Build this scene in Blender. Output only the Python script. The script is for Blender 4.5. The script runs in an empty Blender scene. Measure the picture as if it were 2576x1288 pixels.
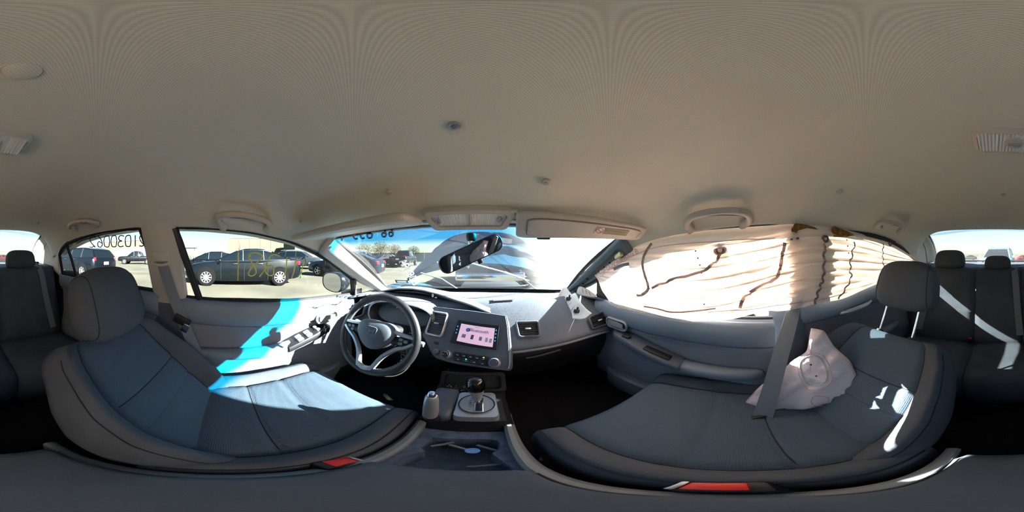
import bpy, bmesh, math, random
from mathutils import Vector, Matrix
from mathutils.bvhtree import BVHTree
random.seed(7)
R = math.radians
SC = bpy.context.scene
COL = SC.collection
# ------------------------------------------------------------------ camera, sky, sun, exposure
CAM = Vector((0.035, 0.0, 1.18))          # 360 degree camera standing on the centre armrest
X0 = 1210.0                                # pixel column that looks straight ahead
cd = bpy.data.cameras.new('panorama_camera')
cd.type = 'PANO'
try:
    cd.panorama_type = 'EQUIRECTANGULAR'
except Exception:
    cd.cycles.panorama_type = 'EQUIRECTANGULAR'
cd.clip_start = 0.005
cd.clip_end = 2000
cam = bpy.data.objects.new('panorama_camera', cd)
COL.objects.link(cam)
cam.location = CAM
cam.rotation_euler = (R(90), 0, -R((1288 - X0) / (2576 / 360)))
SC.camera = cam

SUN_TO = Vector((0.90, 0.44, 0.575)).normalized()
W = bpy.data.worlds.new('sky')
SC.world = W
W.use_nodes = True
wn = W.node_tree.nodes
wl = W.node_tree.links
wn.clear()
wo = wn.new('ShaderNodeOutputWorld')
bg = wn.new('ShaderNodeBackground')
sky = wn.new('ShaderNodeTexSky')
sky.sky_type = 'NISHITA'
sky.sun_disc = False
sky.sun_elevation = math.asin(SUN_TO.z)
sky.sun_rotation = math.atan2(SUN_TO.x, SUN_TO.y)
sky.air_density = 1.0
sky.dust_density = 0.8
sky.ozone_density = 1.5
bg.inputs['Strength'].default_value = 0.105
wl.new(sky.outputs[0], bg.inputs[0])
wl.new(bg.outputs[0], wo.inputs[0])
sl = bpy.data.lights.new('sun', 'SUN')
sl.energy = 30.0
sl.angle = R(0.6)
sl.color = (1.0, 0.96, 0.89)
sun = bpy.data.objects.new('sun', sl)
COL.objects.link(sun)
sun.rotation_euler = (-SUN_TO).to_track_quat('-Z', 'Y').to_euler()
sun.location = (20, 13, 15)
vs = SC.view_settings
vs.view_transform = 'Standard'
vs.look = 'None'
vs.exposure = 1.18
vs.gamma = 1.0
vs.use_curve_mapping = False
cy = SC.cycles
cy.use_denoising = True
cy.use_adaptive_sampling = True
cy.adaptive_threshold = 0.12
cy.adaptive_min_samples = 20
cy.use_light_tree = False
cy.max_bounces = 6
cy.diffuse_bounces = 5
cy.glossy_bounces = 3
cy.transparent_max_bounces = 10
cy.transmission_bounces = 6
cy.caustics_reflective = False
cy.caustics_refractive = False
cy.sample_clamp_indirect = 8.0

# ------------------------------------------------------------------ where things stand (bearing in the panorama -> metres)
def ray(px, py):
    az = R((px - X0) * 360 / 2576)
    el = R((644 - py) * 180 / 1288)
    return Vector((math.sin(az) * math.cos(el), math.cos(az) * math.cos(el), math.sin(el)))
def onx(px, py, X):
    d = ray(px, py); return CAM + d * ((X - CAM.x) / d.x)
def ony(px, py, Y):
    d = ray(px, py); return CAM + d * (Y / d.y)
def onz(px, py, Z):
    d = ray(px, py); return CAM + d * ((Z - CAM.z) / d.z)
def atd(px, py, D):
    d = ray(px, py); h = math.hypot(d.x, d.y); return CAM + d * (D / h)

# ------------------------------------------------------------------ materials
def lin(c):
    if isinstance(c, str):
        c = c.lstrip('#'); c = [int(c[i:i+2], 16) / 255 for i in (0, 2, 4)]
    return tuple((v / 12.92 if v <= 0.04045 else ((v + 0.055) / 1.055) ** 2.4) for v in c[:3]) + (1.0,)
MATS = {}
def mat(name, col, rough=0.6, metal=0.0, bump=0.0, bscale=400, vary=0.0, vscale=6, spec=0.5, weave=0.0, wscale=300, coat=0.0, emit=None, estr=0):
    if name in MATS: return MATS[name]
    m = bpy.data.materials.new(name); m.use_nodes = True
    nt = m.node_tree; b = nt.nodes['Principled BSDF']
    c = lin(col)
    b.inputs['Base Color'].default_value = c
    b.inputs['Roughness'].default_value = rough
    b.inputs['Metallic'].default_value = metal
    b.inputs['Specular IOR Level'].default_value = spec
    if coat: b.inputs['Coat Weight'].default_value = coat; b.inputs['Coat Roughness'].default_value = 0.05
    if emit: m.cycles.emission_sampling = 'NONE'; b.inputs['Emission Color'].default_value = lin(emit); b.inputs['Emission Strength'].default_value = estr
    tc = None
    if bump or vary or weave:
        tc = nt.nodes.new('ShaderNodeTexCoord')
    if vary:
        n = nt.nodes.new('ShaderNodeTexNoise'); n.inputs['Scale'].default_value = vscale; n.inputs['Detail'].default_value = 5
        nt.links.new(tc.outputs['Object'], n.inputs['Vector'])
        mr = nt.nodes.new('ShaderNodeMapRange'); mr.inputs['From Min'].default_value = 0.3; mr.inputs['From Max'].default_value = 0.7
        mr.inputs['To Min'].default_value = 1 - vary; mr.inputs['To Max'].default_value = 1 + vary
        nt.links.new(n.outputs['Fac'], mr.inputs['Value'])
        mx = nt.nodes.new('ShaderNodeVectorMath'); mx.operation = 'SCALE'; mx.inputs[0].default_value = c[:3]
        nt.links.new(mr.outputs[0], mx.inputs['Scale']); nt.links.new(mx.outputs[0], b.inputs['Base Color'])
    if bump or weave:
        bn = nt.nodes.new('ShaderNodeBump')
        if weave:
            t = nt.nodes.new('ShaderNodeTexVoronoi'); t.inputs['Scale'].default_value = wscale; t.inputs['Randomness'].default_value = 0.15
            nt.links.new(tc.outputs['Object'], t.inputs['Vector']); nt.links.new(t.outputs['Distance'], bn.inputs['Height'])
            bn.inputs['Strength'].default_value = weave; bn.inputs['Distance'].default_value = 0.002
        else:
            n2 = nt.nodes.new('ShaderNodeTexNoise'); n2.inputs['Scale'].default_value = bscale; n2.inputs['Detail'].default_value = 3
            nt.links.new(tc.outputs['Object'], n2.inputs['Vector']); nt.links.new(n2.outputs['Fac'], bn.inputs['Height'])
            bn.inputs['Strength'].default_value = bump; bn.inputs['Distance'].default_value = 0.001
        nt.links.new(bn.outputs[0], b.inputs['Normal'])
    MATS[name] = m
    return m
def glass(name, tint=(0.9, 0.95, 0.93), haze=0.0, band=None, gloss=True, speck=0.0, glare_haze=None):
    """thin sheet of glass: clear with a tint, a fresnel reflection and, if asked, haze for dust and glare or a shade band"""
    if name in MATS: return MATS[name]
    m = bpy.data.materials.new(name); m.use_nodes = True
    nt = m.node_tree; nt.nodes.clear()
    o = nt.nodes.new('ShaderNodeOutputMaterial')
    t = nt.nodes.new('ShaderNodeBsdfTransparent'); t.inputs[0].default_value = tint + (1,)
    cur = t.outputs[0]
    if band or speck: tc = nt.nodes.new('ShaderNodeTexCoord')
    if band:
        zlo, zhi, colr = band
        sx = nt.nodes.new('ShaderNodeSeparateXYZ'); nt.links.new(tc.outputs['UV'], sx.inputs[0])
        mr = nt.nodes.new('ShaderNodeMapRange'); mr.inputs['From Min'].default_value = zlo; mr.inputs['From Max'].default_value = zhi
        nt.links.new(sx.outputs['Y'], mr.inputs['Value'])
        mc = nt.nodes.new('ShaderNodeMix'); mc.data_type = 'RGBA'
        mc.inputs['A'].default_value = tint + (1,); mc.inputs['B'].default_value = colr + (1,)
        nt.links.new(mr.outputs[0], mc.inputs['Factor']); nt.links.new(mc.outputs['Result'], t.inputs[0])
    if haze or speck:
        df = nt.nodes.new('ShaderNodeBsdfDiffuse'); df.inputs[0].default_value = (0.75, 0.77, 0.76, 1)
        tl = nt.nodes.new('ShaderNodeBsdfTranslucent'); tl.inputs[0].default_value = (0.75, 0.77, 0.76, 1)
        ad = nt.nodes.new('ShaderNodeMixShader'); ad.inputs[0].default_value = 0.5
        nt.links.new(df.outputs[0], ad.inputs[1]); nt.links.new(tl.outputs[0], ad.inputs[2])
        ms = nt.nodes.new('ShaderNodeMixShader'); ms.inputs[0].default_value = haze
        nt.links.new(cur, ms.inputs[1]); nt.links.new(ad.outputs[0], ms.inputs[2])
        if speck:
            nz = nt.nodes.new('ShaderNodeTexNoise'); nz.inputs['Scale'].default_value = 190; nz.inputs['Detail'].default_value = 2
            nt.links.new(tc.outputs['Object'], nz.inputs['Vector'])
            m2 = nt.nodes.new('ShaderNodeMapRange'); m2.inputs['From Min'].default_value = 0.68; m2.inputs['From Max'].default_value = 0.76
            m2.inputs['To Min'].default_value = haze; m2.inputs['To Max'].default_value = haze + speck
            nt.links.new(nz.outputs['Fac'], m2.inputs['Value']); nt.links.new(m2.outputs[0], ms.inputs[0])
            if glare_haze:
                x0c, x1c, amt = glare_haze  # streaked haze towards one side, put into the glass for sun glare
                sp2 = nt.nodes.new('ShaderNodeSeparateXYZ'); nt.links.new(tc.outputs['Object'], sp2.inputs[0])
                ln = nt.nodes.new('ShaderNodeMath'); ln.operation = 'MULTIPLY_ADD'; ln.inputs[1].default_value = -0.45; nt.links.new(sp2.outputs['Y'], ln.inputs[0]); nt.links.new(sp2.outputs['X'], ln.inputs[2])
                st = nt.nodes.new('ShaderNodeTexNoise'); st.inputs['Scale'].default_value = 14; st.inputs['Detail'].default_value = 6
                mp = nt.nodes.new('ShaderNodeMapping'); mp.inputs['Scale'].default_value = (0.6, 2.5, 4); mp.inputs['Rotation'].default_value = (0, 0.3, 0.5)
                nt.links.new(tc.outputs['Object'], mp.inputs[0]); nt.links.new(mp.outputs[0], st.inputs['Vector'])
                m4 = nt.nodes.new('ShaderNodeMapRange'); m4.inputs['From Min'].default_value = x0c; m4.inputs['From Max'].default_value = x1c
                nt.links.new(ln.outputs[0], m4.inputs['Value'])
                m5 = nt.nodes.new('ShaderNodeMapRange'); m5.inputs['From Min'].default_value = 0.3; m5.inputs['From Max'].default_value = 0.7; m5.inputs['To Min'].default_value = amt * 0.55; m5.inputs['To Max'].default_value = amt
                nt.links.new(st.outputs['Fac'], m5.inputs['Value'])
                mm = nt.nodes.new('ShaderNodeMath'); mm.operation = 'MULTIPLY'; nt.links.new(m4.outputs[0], mm.inputs[0]); nt.links.new(m5.outputs[0], mm.inputs[1])
                ad2 = nt.nodes.new('ShaderNodeMath'); ad2.operation = 'ADD'; ad2.use_clamp = True; nt.links.new(mm.outputs[0], ad2.inputs[0]); nt.links.new(m2.outputs[0], ad2.inputs[1])
                nt.links.new(ad2.outputs[0], ms.inputs[0])
        cur = ms.outputs[0]
    if gloss:
        g = nt.nodes.new('ShaderNodeBsdfGlossy'); g.inputs['Roughness'].default_value = 0.02
        lw = nt.nodes.new('ShaderNodeLayerWeight'); pw = nt.nodes.new('ShaderNodeMath'); pw.operation = 'POWER'; pw.inputs[1].default_value = 5
        nt.links.new(lw.outputs['Facing'], pw.inputs[0])
        ml = nt.nodes.new('ShaderNodeMath'); ml.operation = 'MULTIPLY_ADD'; ml.inputs[1].default_value = 0.6; ml.inputs[2].default_value = 0.035
        nt.links.new(pw.outputs[0], ml.inputs[0])
        m3 = nt.nodes.new('ShaderNodeMixShader'); nt.links.new(ml.outputs[0], m3.inputs[0])
        nt.links.new(cur, m3.inputs[1]); nt.links.new(g.outputs[0], m3.inputs[2]); cur = m3.outputs[0]
    nt.links.new(cur, o.inputs[0])
    MATS[name] = m
    return m
def cloth(name, col, trans=0.45, tcol=None, vary=0.06):
    """thin white fabric that lets light through"""
    if name in MATS: return MATS[name]
    m = bpy.data.materials.new(name); m.use_nodes = True
    nt = m.node_tree; nt.nodes.clear()
    o = nt.nodes.new('ShaderNodeOutputMaterial')
    d = nt.nodes.new('ShaderNodeBsdfDiffuse'); d.inputs[0].default_value = lin(col)
    t = nt.nodes.new('ShaderNodeBsdfTranslucent'); t.inputs[0].default_value = lin(tcol or col)
    tc = nt.nodes.new('ShaderNodeTexCoord'); n = nt.nodes.new('ShaderNodeTexNoise'); n.inputs['Scale'].default_value = 60; n.inputs['Detail'].default_value = 6
    nt.links.new(tc.outputs['Object'], n.inputs['Vector'])
    b = nt.nodes.new('ShaderNodeBump'); b.inputs['Strength'].default_value = 0.35; b.inputs['Distance'].default_value = 0.004
    nt.links.new(n.outputs['Fac'], b.inputs['Height']); nt.links.new(b.outputs[0], d.inputs['Normal']); nt.links.new(b.outputs[0], t.inputs['Normal'])
    ms = nt.nodes.new('ShaderNodeMixShader'); ms.inputs[0].default_value = trans
    nt.links.new(d.outputs[0], ms.inputs[1]); nt.links.new(t.outputs[0], ms.inputs[2]); nt.links.new(ms.outputs[0], o.inputs[0])
    MATS[name] = m
    return m

M_HEAD = mat('headliner_fabric', '#e2dac8', 0.95, bump=0.5, bscale=500, vary=0.03, vscale=3, spec=0.1)
_nt = M_HEAD.node_tree; _b = _nt.nodes['Principled BSDF']; _lk = _b.inputs['Base Color'].links[0].from_socket   # fine pin-dot knit
_tc = _nt.nodes.new('ShaderNodeTexCoord'); _sx = _nt.nodes.new('ShaderNodeSeparateXYZ'); _nt.links.new(_tc.outputs['Object'], _sx.inputs[0])
_o = []
for _ax in ('X', 'Y'):
    _m = _nt.nodes.new('ShaderNodeMath'); _m.operation = 'MULTIPLY'; _m.inputs[1].default_value = 2 * math.pi / 0.0036; _nt.links.new(_sx.outputs[_ax], _m.inputs[0])
    _s = _nt.nodes.new('ShaderNodeMath'); _s.operation = 'SINE'; _nt.links.new(_m.outputs[0], _s.inputs[0]); _o.append(_s)
_p = _nt.nodes.new('ShaderNodeMath'); _p.operation = 'MULTIPLY'; _nt.links.new(_o[0].outputs[0], _p.inputs[0]); _nt.links.new(_o[1].outputs[0], _p.inputs[1])
_k = _nt.nodes.new('ShaderNodeMath'); _k.operation = 'MULTIPLY_ADD'; _k.inputs[1].default_value = 0.16; _k.inputs[2].default_value = 0.94; _nt.links.new(_p.outputs[0], _k.inputs[0])
_v = _nt.nodes.new('ShaderNodeVectorMath'); _v.operation = 'SCALE'; _nt.links.new(_lk, _v.inputs[0]); _nt.links.new(_k.outputs[0], _v.inputs['Scale']); _nt.links.new(_v.outputs[0], _b.inputs['Base Color'])
M_PILLAR = mat('pale_grey_plastic', '#c0b9af', 0.6, bump=0.15, bscale=700)
M_BEIGE = mat('beige_grey_plastic', '#beb6aa', 0.5, bump=0.15, bscale=700)
M_SEAT = mat('charcoal_seat_fabric', '#50565e', 0.95, bump=0.4, bscale=600, vary=0.12, vscale=9, spec=0.15)
M_SEATC = mat('woven_seat_insert', '#4e5d6b', 0.95, weave=0.7, wscale=260, spec=0.15)
M_DASH = mat('dark_grey_dash_plastic', '#545c68', 0.55, bump=0.3, bscale=900, vary=0.08, vscale=14)
M_DASH2 = mat('mid_grey_dash_plastic', '#737a80', 0.5, bump=0.3, bscale=900, vary=0.08, vscale=14)
M_DOOR = mat('grey_door_plastic', '#7b8591', 0.55, bump=0.3, bscale=900, vary=0.05)
M_DOORF = mat('grey_door_fabric', '#7e8088', 0.9, bump=0.5, bscale=800, vary=0.06)
M_BLACK = mat('black_plastic', '#17181b', 0.5, bump=0.2, bscale=900)
M_RUBBER = mat('black_rubber', '#141517', 0.75)
M_CARPET = mat('dark_carpet', '#202022', 1.0, bump=1.0, bscale=300, spec=0.05)
M_SILVER = mat('satin_silver_plastic', '#b4b7ba', 0.35, 0.55)
M_CHROME = mat('chrome', '#d8dadc', 0.12, 1.0)
M_LEATHER = mat('black_leather', '#26282b', 0.45, bump=0.4, bscale=350)
M_BELT = mat('grey_belt_webbing', '#747a80', 0.85, bump=0.5, bscale=900)
M_RED = mat('red_plastic', '#d02a22', 0.4)
M_WHITE = mat('white_plastic', '#e4e4e2', 0.5)
M_SEAM = mat('stitching_and_seam_shade', '#23262a', 0.9)
M_CURT = cloth('airbag_cloth', '#e6dbd2', 0.28, '#f2d8c4')
M_BAG = cloth('side_airbag_cloth', '#e6dde2', 0.3, '#efe6e4')
M_STITCH = mat('brown_stitched_tape', '#9c827c', 0.9)

# ------------------------------------------------------------------ mesh building
class MB:
    def __init__(s): s.v = []; s.f = []; s.uv = None
    def add(s, v, f):
        o = len(s.v); s.v += [Vector(p) for p in v]; s.f += [tuple(i + o for i in q) for q in f]; return s
    def grid(s, rows, closed=False):
        n = len(rows[0]); v = [p for r in rows for p in r]; f = []
        for i in range(len(rows) - 1):
            for j in range(n if closed else n - 1):
                k = (j + 1) % n
                f.append((i * n + j, i * n + k, (i + 1) * n + k, (i + 1) * n + j))
        return s.add(v, f)
    def loft(s, rings, caps=True):
        n = len(rings[0]); o = len(s.v); s.grid(rings, True)
        if caps:
            s.f.append(tuple(o + i for i in range(n - 1, -1, -1)))
            b = o + (len(rings) - 1) * n; s.f.append(tuple(b + i for i in range(n)))
        return s
    def box(s, c, size, rot=None, r=0.0, seg=2):
        bm = bmesh.new(); bmesh.ops.create_cube(bm, size=1.0)
        for v in bm.verts: v.co = Vector((v.co.x * size[0], v.co.y * size[1], v.co.z * size[2]))
        if r > 0: bmesh.ops.bevel(bm, geom=list(bm.edges), offset=min(r, min(size) * 0.49), segments=seg, profile=0.5, affect='EDGES')
        m = Matrix.Translation(Vector(c)) @ (rot.to_4x4() if rot is not None else Matrix.Identity(4))
        bm.verts.index_update()
        v = [m @ x.co for x in bm.verts]; f = [[q.index for q in p.verts] for p in bm.faces]; bm.free()
        return s.add(v, f)
    def tube(s, path, r, n=8, closed=False, flat=1.0):
        P = [Vector(p) for p in path]; N = len(P); rings = []
        rr = r if isinstance(r, (list, tuple)) else [r] * N
        up = None
        for i in range(N):
            a = P[(i - 1) % N] if (closed or i > 0) else P[i]; b = P[(i + 1) % N] if (closed or i < N - 1) else P[i]
            t = (b - a).normalized() if (b - a).length > 1e-9 else Vector((0, 0, 1))
            if up is None:
                up = t.orthogonal().normalized()
            up = (up - t * up.dot(t)); up = up.normalized() if up.length > 1e-6 else t.orthogonal().normalized()
            w = t.cross(up)
            rings.append([P[i] + (up * math.cos(2 * math.pi * k / n) * flat + w * math.sin(2 * math.pi * k / n)) * rr[i] for k in range(n)])
        if closed: rings.append(rings[0])
        return s.loft(rings, caps=not closed)
    def ribbon(s, path, width, th=0.002, normal=None):
        """flat strap along a path; width direction is across the given normal"""
        P = [Vector(p) for p in path]; N = len(P); rings = []
        for i in range(N):
            t = (P[min(i + 1, N - 1)] - P[max(i - 1, 0)]).normalized()
            nn = Vector(normal(P[i], i) if callable(normal) else (normal or (0, 0, 1)))
            w = t.cross(nn).normalized(); nn = w.cross(t).normalized()
            a, b = w * width / 2, nn * th / 2
            rings.append([P[i] - a - b, P[i] + a - b, P[i] + a + b, P[i] - a + b])
        return s.loft(rings)
    def lathe(s, prof, c=(0, 0, 0), axis=(0, 0, 1), n=24, caps=True):
        ax = Vector(axis).normalized(); u = ax.orthogonal().normalized(); w = ax.cross(u); c = Vector(c)
        rings = [[c + ax * h + (u * math.cos(2 * math.pi * k / n) + w * math.sin(2 * math.pi * k / n)) * max(r, 1e-5) for k in range(n)] for r, h in prof]
        return s.loft(rings, caps)
    def prism(s, poly, d0, d1):
        """poly: list of points, thickened from d0 to d1 (vectors)"""
        P = [Vector(p) for p in poly]; return s.loft([[p + Vector(d0) for p in P], [p + Vector(d1) for p in P]])
    def sphere(s, c, r, n=12, sc=(1, 1, 1)):
        c = Vector(c); rows = []
        for i in range(n // 2 + 1):
            a = math.pi * i / (n // 2)
            rows.append([c + Vector((math.sin(a) * math.cos(2 * math.pi * k / n) * r * sc[0], math.sin(a) * math.sin(2 * math.pi * k / n) * r * sc[1], math.cos(a) * r * sc[2])) for k in range(n)])
        return s.grid(rows, True)
    def xf(s, m):
        s.v = [m @ p for p in s.v]; return s
    def build(s, name, material, parent=None, smooth=True, ang=40, uv=None, solid=0.0, sub=0):
        me = bpy.data.meshes.new(name)
        me.from_pydata([tuple(p) for p in s.v], [], s.f)
        me.validate()
        bm = bmesh.new(); bm.from_mesh(me); bmesh.ops.remove_doubles(bm, verts=bm.verts, dist=1e-6)
        bmesh.ops.recalc_face_normals(bm, faces=bm.faces); bm.to_mesh(me); bm.free()
        if smooth:
            for p in me.polygons: p.use_smooth = True
            me.set_sharp_from_angle(angle=R(ang))
        if material: me.materials.append(material)
        if uv:
            l = me.uv_layers.new(name='UVMap')
            for lp in me.loops: l.data[lp.index].uv = uv(me.vertices[lp.vertex_index].co)
        o = bpy.data.objects.new(name, me); COL.objects.link(o)
        if parent:
            o.parent = parent
            o.matrix_parent_inverse = parent.matrix_basis.inverted()
        if solid:
            md = o.modifiers.new('thick', 'SOLIDIFY'); md.thickness = solid; md.offset = 0
        if sub:
            md = o.modifiers.new('smooth', 'SUBSURF'); md.levels = sub; md.render_levels = sub
        return o
def tag(o, label, cat=None, group=None, kind=None):
    o['label'] = label
    if cat: o['category'] = cat
    if group: o['group'] = group
    if kind: o['kind'] = kind
    return o
def thing(name, label, cat, loc=(0, 0, 0), group=None, kind=None, rz=0.0):
    o = bpy.data.objects.new(name, None); COL.objects.link(o); o.location = loc; o.rotation_euler = (0, 0, rz)
    o.empty_display_size = 0.1
    return tag(o, label, cat, group, kind)
def copy_tree(o, parent=None):
    c = o.copy(); COL.objects.link(c)
    if parent: c.parent = parent
    for ch in [x for x in o.children]: copy_tree(ch, c)
    return c
def lerp(a, b, t): return a + (b - a) * t
def interp(tab, x):
    if tab[0][0] > tab[-1][0]: tab = tab[::-1]
    if x <= tab[0][0]: return tab[0][1]
    for (a, va), (b, vb) in zip(tab, tab[1:]):
        if x <= b:
            t = (x - a) / (b - a); t2 = t
            if isinstance(va, (tuple, list)): return tuple(lerp(p, q, t2) for p, q in zip(va, vb))
            return lerp(va, vb, t2)
    return tab[-1][1]
def cr(pts, n):
    """smooth curve through points (catmull-rom), n samples"""
    P = [Vector(p) for p in pts]; P = [P[0] * 2 - P[1]] + P + [P[-1] * 2 - P[-2]]; out = []
    segs = len(P) - 3
    for i in range(n):
        u = i / (n - 1) * segs; k = min(int(u), segs - 1); t = u - k
        a, b, c, d = P[k:k + 4]
        out.append(0.5 * ((2 * b) + (c - a) * t + (2 * a - 5 * b + 4 * c - d) * t * t + (3 * b - a - 3 * c + d) * t ** 3))
    return out
def frame_rot(xa, ya):
    x = Vector(xa).normalized(); y = Vector(ya); y = (y - x * y.dot(x)).normalized(); z = x.cross(y)
    return Matrix((x, y, z)).transposed()
def text(name, body, loc, xa, ya, size, material, parent, ext=0.0006, flip=False, align='CENTER'):
    c = bpy.data.curves.new(name, 'FONT'); c.body = body; c.size = size; c.extrude = ext; c.align_x = align; c.align_y = 'CENTER'
    c.materials.append(material)
    c.resolution_u = 3
    tmp = bpy.data.objects.new(name, c); me = bpy.data.meshes.new_from_object(tmp); me.name = name; bpy.data.objects.remove(tmp)
    o = bpy.data.objects.new(name, me); COL.objects.link(o)
    m = Matrix.Translation(Vector(loc)) @ frame_rot(xa, ya).to_4x4()
    if flip: m = m @ Matrix.Diagonal((-1, 1, 1, 1))
    if parent:
        o.parent = parent; o.matrix_parent_inverse = parent.matrix_basis.inverted()
    o.matrix_basis = m
    return o
def rrect(w, h, r, n=5):
    """rounded rectangle outline (x, y)"""
    out = []
    for cx, cy_, a0 in ((w/2-r, h/2-r, 0), (-w/2+r, h/2-r, 90), (-w/2+r, -h/2+r, 180), (w/2-r, -h/2+r, 270)):
        for k in range(n):
            a = R(a0 + 90 * k / (n - 1)); out.append((cx + r * math.cos(a), cy_ + r * math.sin(a)))
    return out
def plate(outline, c, xa, ya, t, inset=0.0, mb=None, dome=0.0):
    """solid plate from a 2D outline placed in a plane; z side gets a bevel by inset"""
    m = frame_rot(xa, ya); c = Vector(c); mb = mb or MB()
    cx = sum(p[0] for p in outline) / len(outline); cyy = sum(p[1] for p in outline) / len(outline)
    def ring(z, k): 
        res = []
        for x, y in outline:
            dx, dy = x - cx, y - cyy; L = math.hypot(dx, dy); q = max(0.0, (L - k) / L) if L > 1e-9 else 0
            res.append(c + m @ Vector((cx + dx * q, cyy + dy * q, z)))
        return res
    rings = [ring(0, 0), ring(max(t - inset, t * 0.5), 0), ring(t, inset)] if inset else [ring(0, 0), ring(t, 0)]
    if dome:
        Lm = max(math.hypot(x - cx, y - cyy) for x, y in outline)
        for q in (0.25, 0.5, 0.75, 0.97): rings.append(ring(t + dome * (1 - (1 - q) ** 2), inset + Lm * q))
    return mb.loft(rings)

def bvh(o):
    me = o.data; return BVHTree.FromPolygons([o.matrix_basis @ v.co for v in me.vertices], [tuple(p.vertices) for p in me.polygons])
def hit(tree, px, py, off=0.0):
    """point of a built surface in this bearing, lifted towards the cabin by off"""
    d = ray(px, py); p, n, i, t = tree.ray_cast(CAM, d)
    if p is None: return None
    if n.dot(d) > 0: n = -n
    return p + n * off
# ================================================================== the car's shell (setting)
EDGE = [(0.46, (0.625, 1.185)), (0.29, (0.602, 1.238)), (0.1, (0.590, 1.272)), (-0.1, (0.584, 1.290)), (-0.38, (0.582, 1.304)),
        (-0.6, (0.590, 1.294)), (-0.78, (0.604, 1.274)), (-0.95, (0.628, 1.238)), (-1.13, (0.656, 1.185)), (-1.24, (0.665, 1.165))]
ZC = [(0.46, 1.272), (0.40, 1.306), (0.30, 1.352), (0.15, 1.393), (-0.05, 1.415), (-0.4, 1.424), (-0.8, 1.414), (-1.1, 1.396), (-1.24, 1.383)]
PW = [(0.46, 9.0), (0.25, 5.0), (0.0, 3.4), (-0.7, 3.6), (-1.0, 6.0), (-1.24, 9.0)]
def ceil_z(x, y):
    xe, ze = interp(EDGE, y); zc = interp(ZC, y); p = interp(PW, y)
    u = min(abs(x) / xe, 1.0)
    z = ze + (zc - ze) * (1 - u ** p)
    for bx, by, s, a in ((0.30, 0.25, 0.085, -0.010), (-0.30, 0.25, 0.085, -0.006), (0.17, 0.325, 0.045, -0.016), (-0.17, 0.33, 0.045, -0.009), (0.50, -0.42, 0.10, -0.018), (0.50, -0.28, 0.06, -0.012)):
        z += a * math.exp(-((x - bx) ** 2 + (y - by) ** 2) / (2 * s * s))
    return z
rows = []
NY, NX = 70, 61
for i in range(NY):
    y = lerp(0.455, -1.235, i / (NY - 1)); xe = interp(EDGE, y)[0]
    row = []
    for j in range(NX):
        u = -1 + 2 * j / (NX - 1); u = math.sin(u * math.pi / 2) * 0.6 + u * 0.4
        row.append((u * xe, y, ceil_z(u * xe, y)))
    rows.append(row)
c_ = MB().grid(rows).build('ceiling', M_HEAD, ang=80)
c_.modifiers.new('thick', 'SOLIDIFY').thickness = -0.02
for sg in (-1, 1):
    rl = MB(); rr_ = []
    for i in range(40):
        y = lerp(0.47, -1.2, i / 39); xe, ze = interp(EDGE, y)
        rr_.append([(sg * (xe + dx), y, ze + dz) for dx, dz in ((0.004, -0.004), (0.05, -0.008), (0.072, 0.012), (0.05, 0.05), (0.0, 0.10), (-0.02, 0.06))])
    o = rl.loft(rr_).build('roof_rail', mat('dark_blue_car_paint', '#17506a', 0.35, 0.1, vary=0.15, vscale=5, coat=0.15), c_)
tag(c_, 'beige grey woven headliner arching over the whole cabin', 'headliner', kind='structure')
# floor, firewall, kick panels, parcel shelf, sills
def struct(o, label, cat): return tag(o, label, cat, kind='structure')
struct(MB().box((0, -0.15, 0.29), (1.44, 2.7, 0.04)).build('floor', M_CARPET), 'dark carpeted cabin floor under the seats', 'floor')
fw = MB(); fw.grid([[(x, 1.12, 0.3), (x, 1.12, 0.6), (x, 1.16, 0.9)] for x in (-0.72, 0, 0.72)])
fw.grid([[(x, 0.98, 0.3), (x, 1.12, 0.52)] for x in (-0.72, 0.72)])
struct(fw.build('wall_front', M_CARPET), 'black carpeted firewall below the dashboard', 'firewall')
for sg, nm in ((-1, 'left'), (1, 'right')):
    k = MB(); k.grid([[(sg * 0.715, y, 0.28), (sg * 0.71, y, 0.6), (sg * 0.70, y, 0.93)] for y in (0.60, 0.9, 1.2)])
    k.box((sg * 0.70, -0.2, 0.35), (0.10, 2.2, 0.12), r=0.02)
    struct(k.build('wall_%s' % nm, M_BLACK), 'dark kick panel and door sill on the %s side' % ('steering wheel' if sg < 0 else 'airbag curtain'), 'side panel')
ps = MB(); ps.grid([[(-0.68, y, z), (-0.3, y, z + 0.004), (0.3, y, z + 0.004), (0.68, y, z)] for y, z in ((-1.24, 0.98), (-1.26, 1.085), (-1.40, 1.10), (-1.80, 1.105))])
ps.grid([[(x, -1.80, 1.105), (x, -1.80, 0.3)] for x in (-0.75, 0.75)])
struct(ps.build('trim_1', mat('parcel_shelf_felt', '#4a5560', 0.95, bump=0.6, bscale=500), solid=0.006), 'blue grey felt parcel shelf below the rear window', 'parcel shelf')
hs = MB()
for x in (-0.30, 0.32):
    hs.box((x, -1.62, 1.118), (0.24, 0.20, 0.02), r=0.008)
# trunk walls so no light enters behind the seat
tb = MB()
for sg in (-1, 1): tb.grid([[(sg * 0.71, -1.12, 0.28), (sg * 0.71, -1.12, 1.02)], [(sg * 0.70, -1.85, 0.28), (sg * 0.70, -1.85, 1.14)]])
tb.grid([[(-0.71, -1.85, 0.29), (0.71, -1.85, 0.29)], [(-0.71, -1.1, 0.29), (0.71, -1.1, 0.29)]])
struct(tb.build('wall_back', M_BLACK), 'black boot lining behind the rear seat', 'boot wall')

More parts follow.
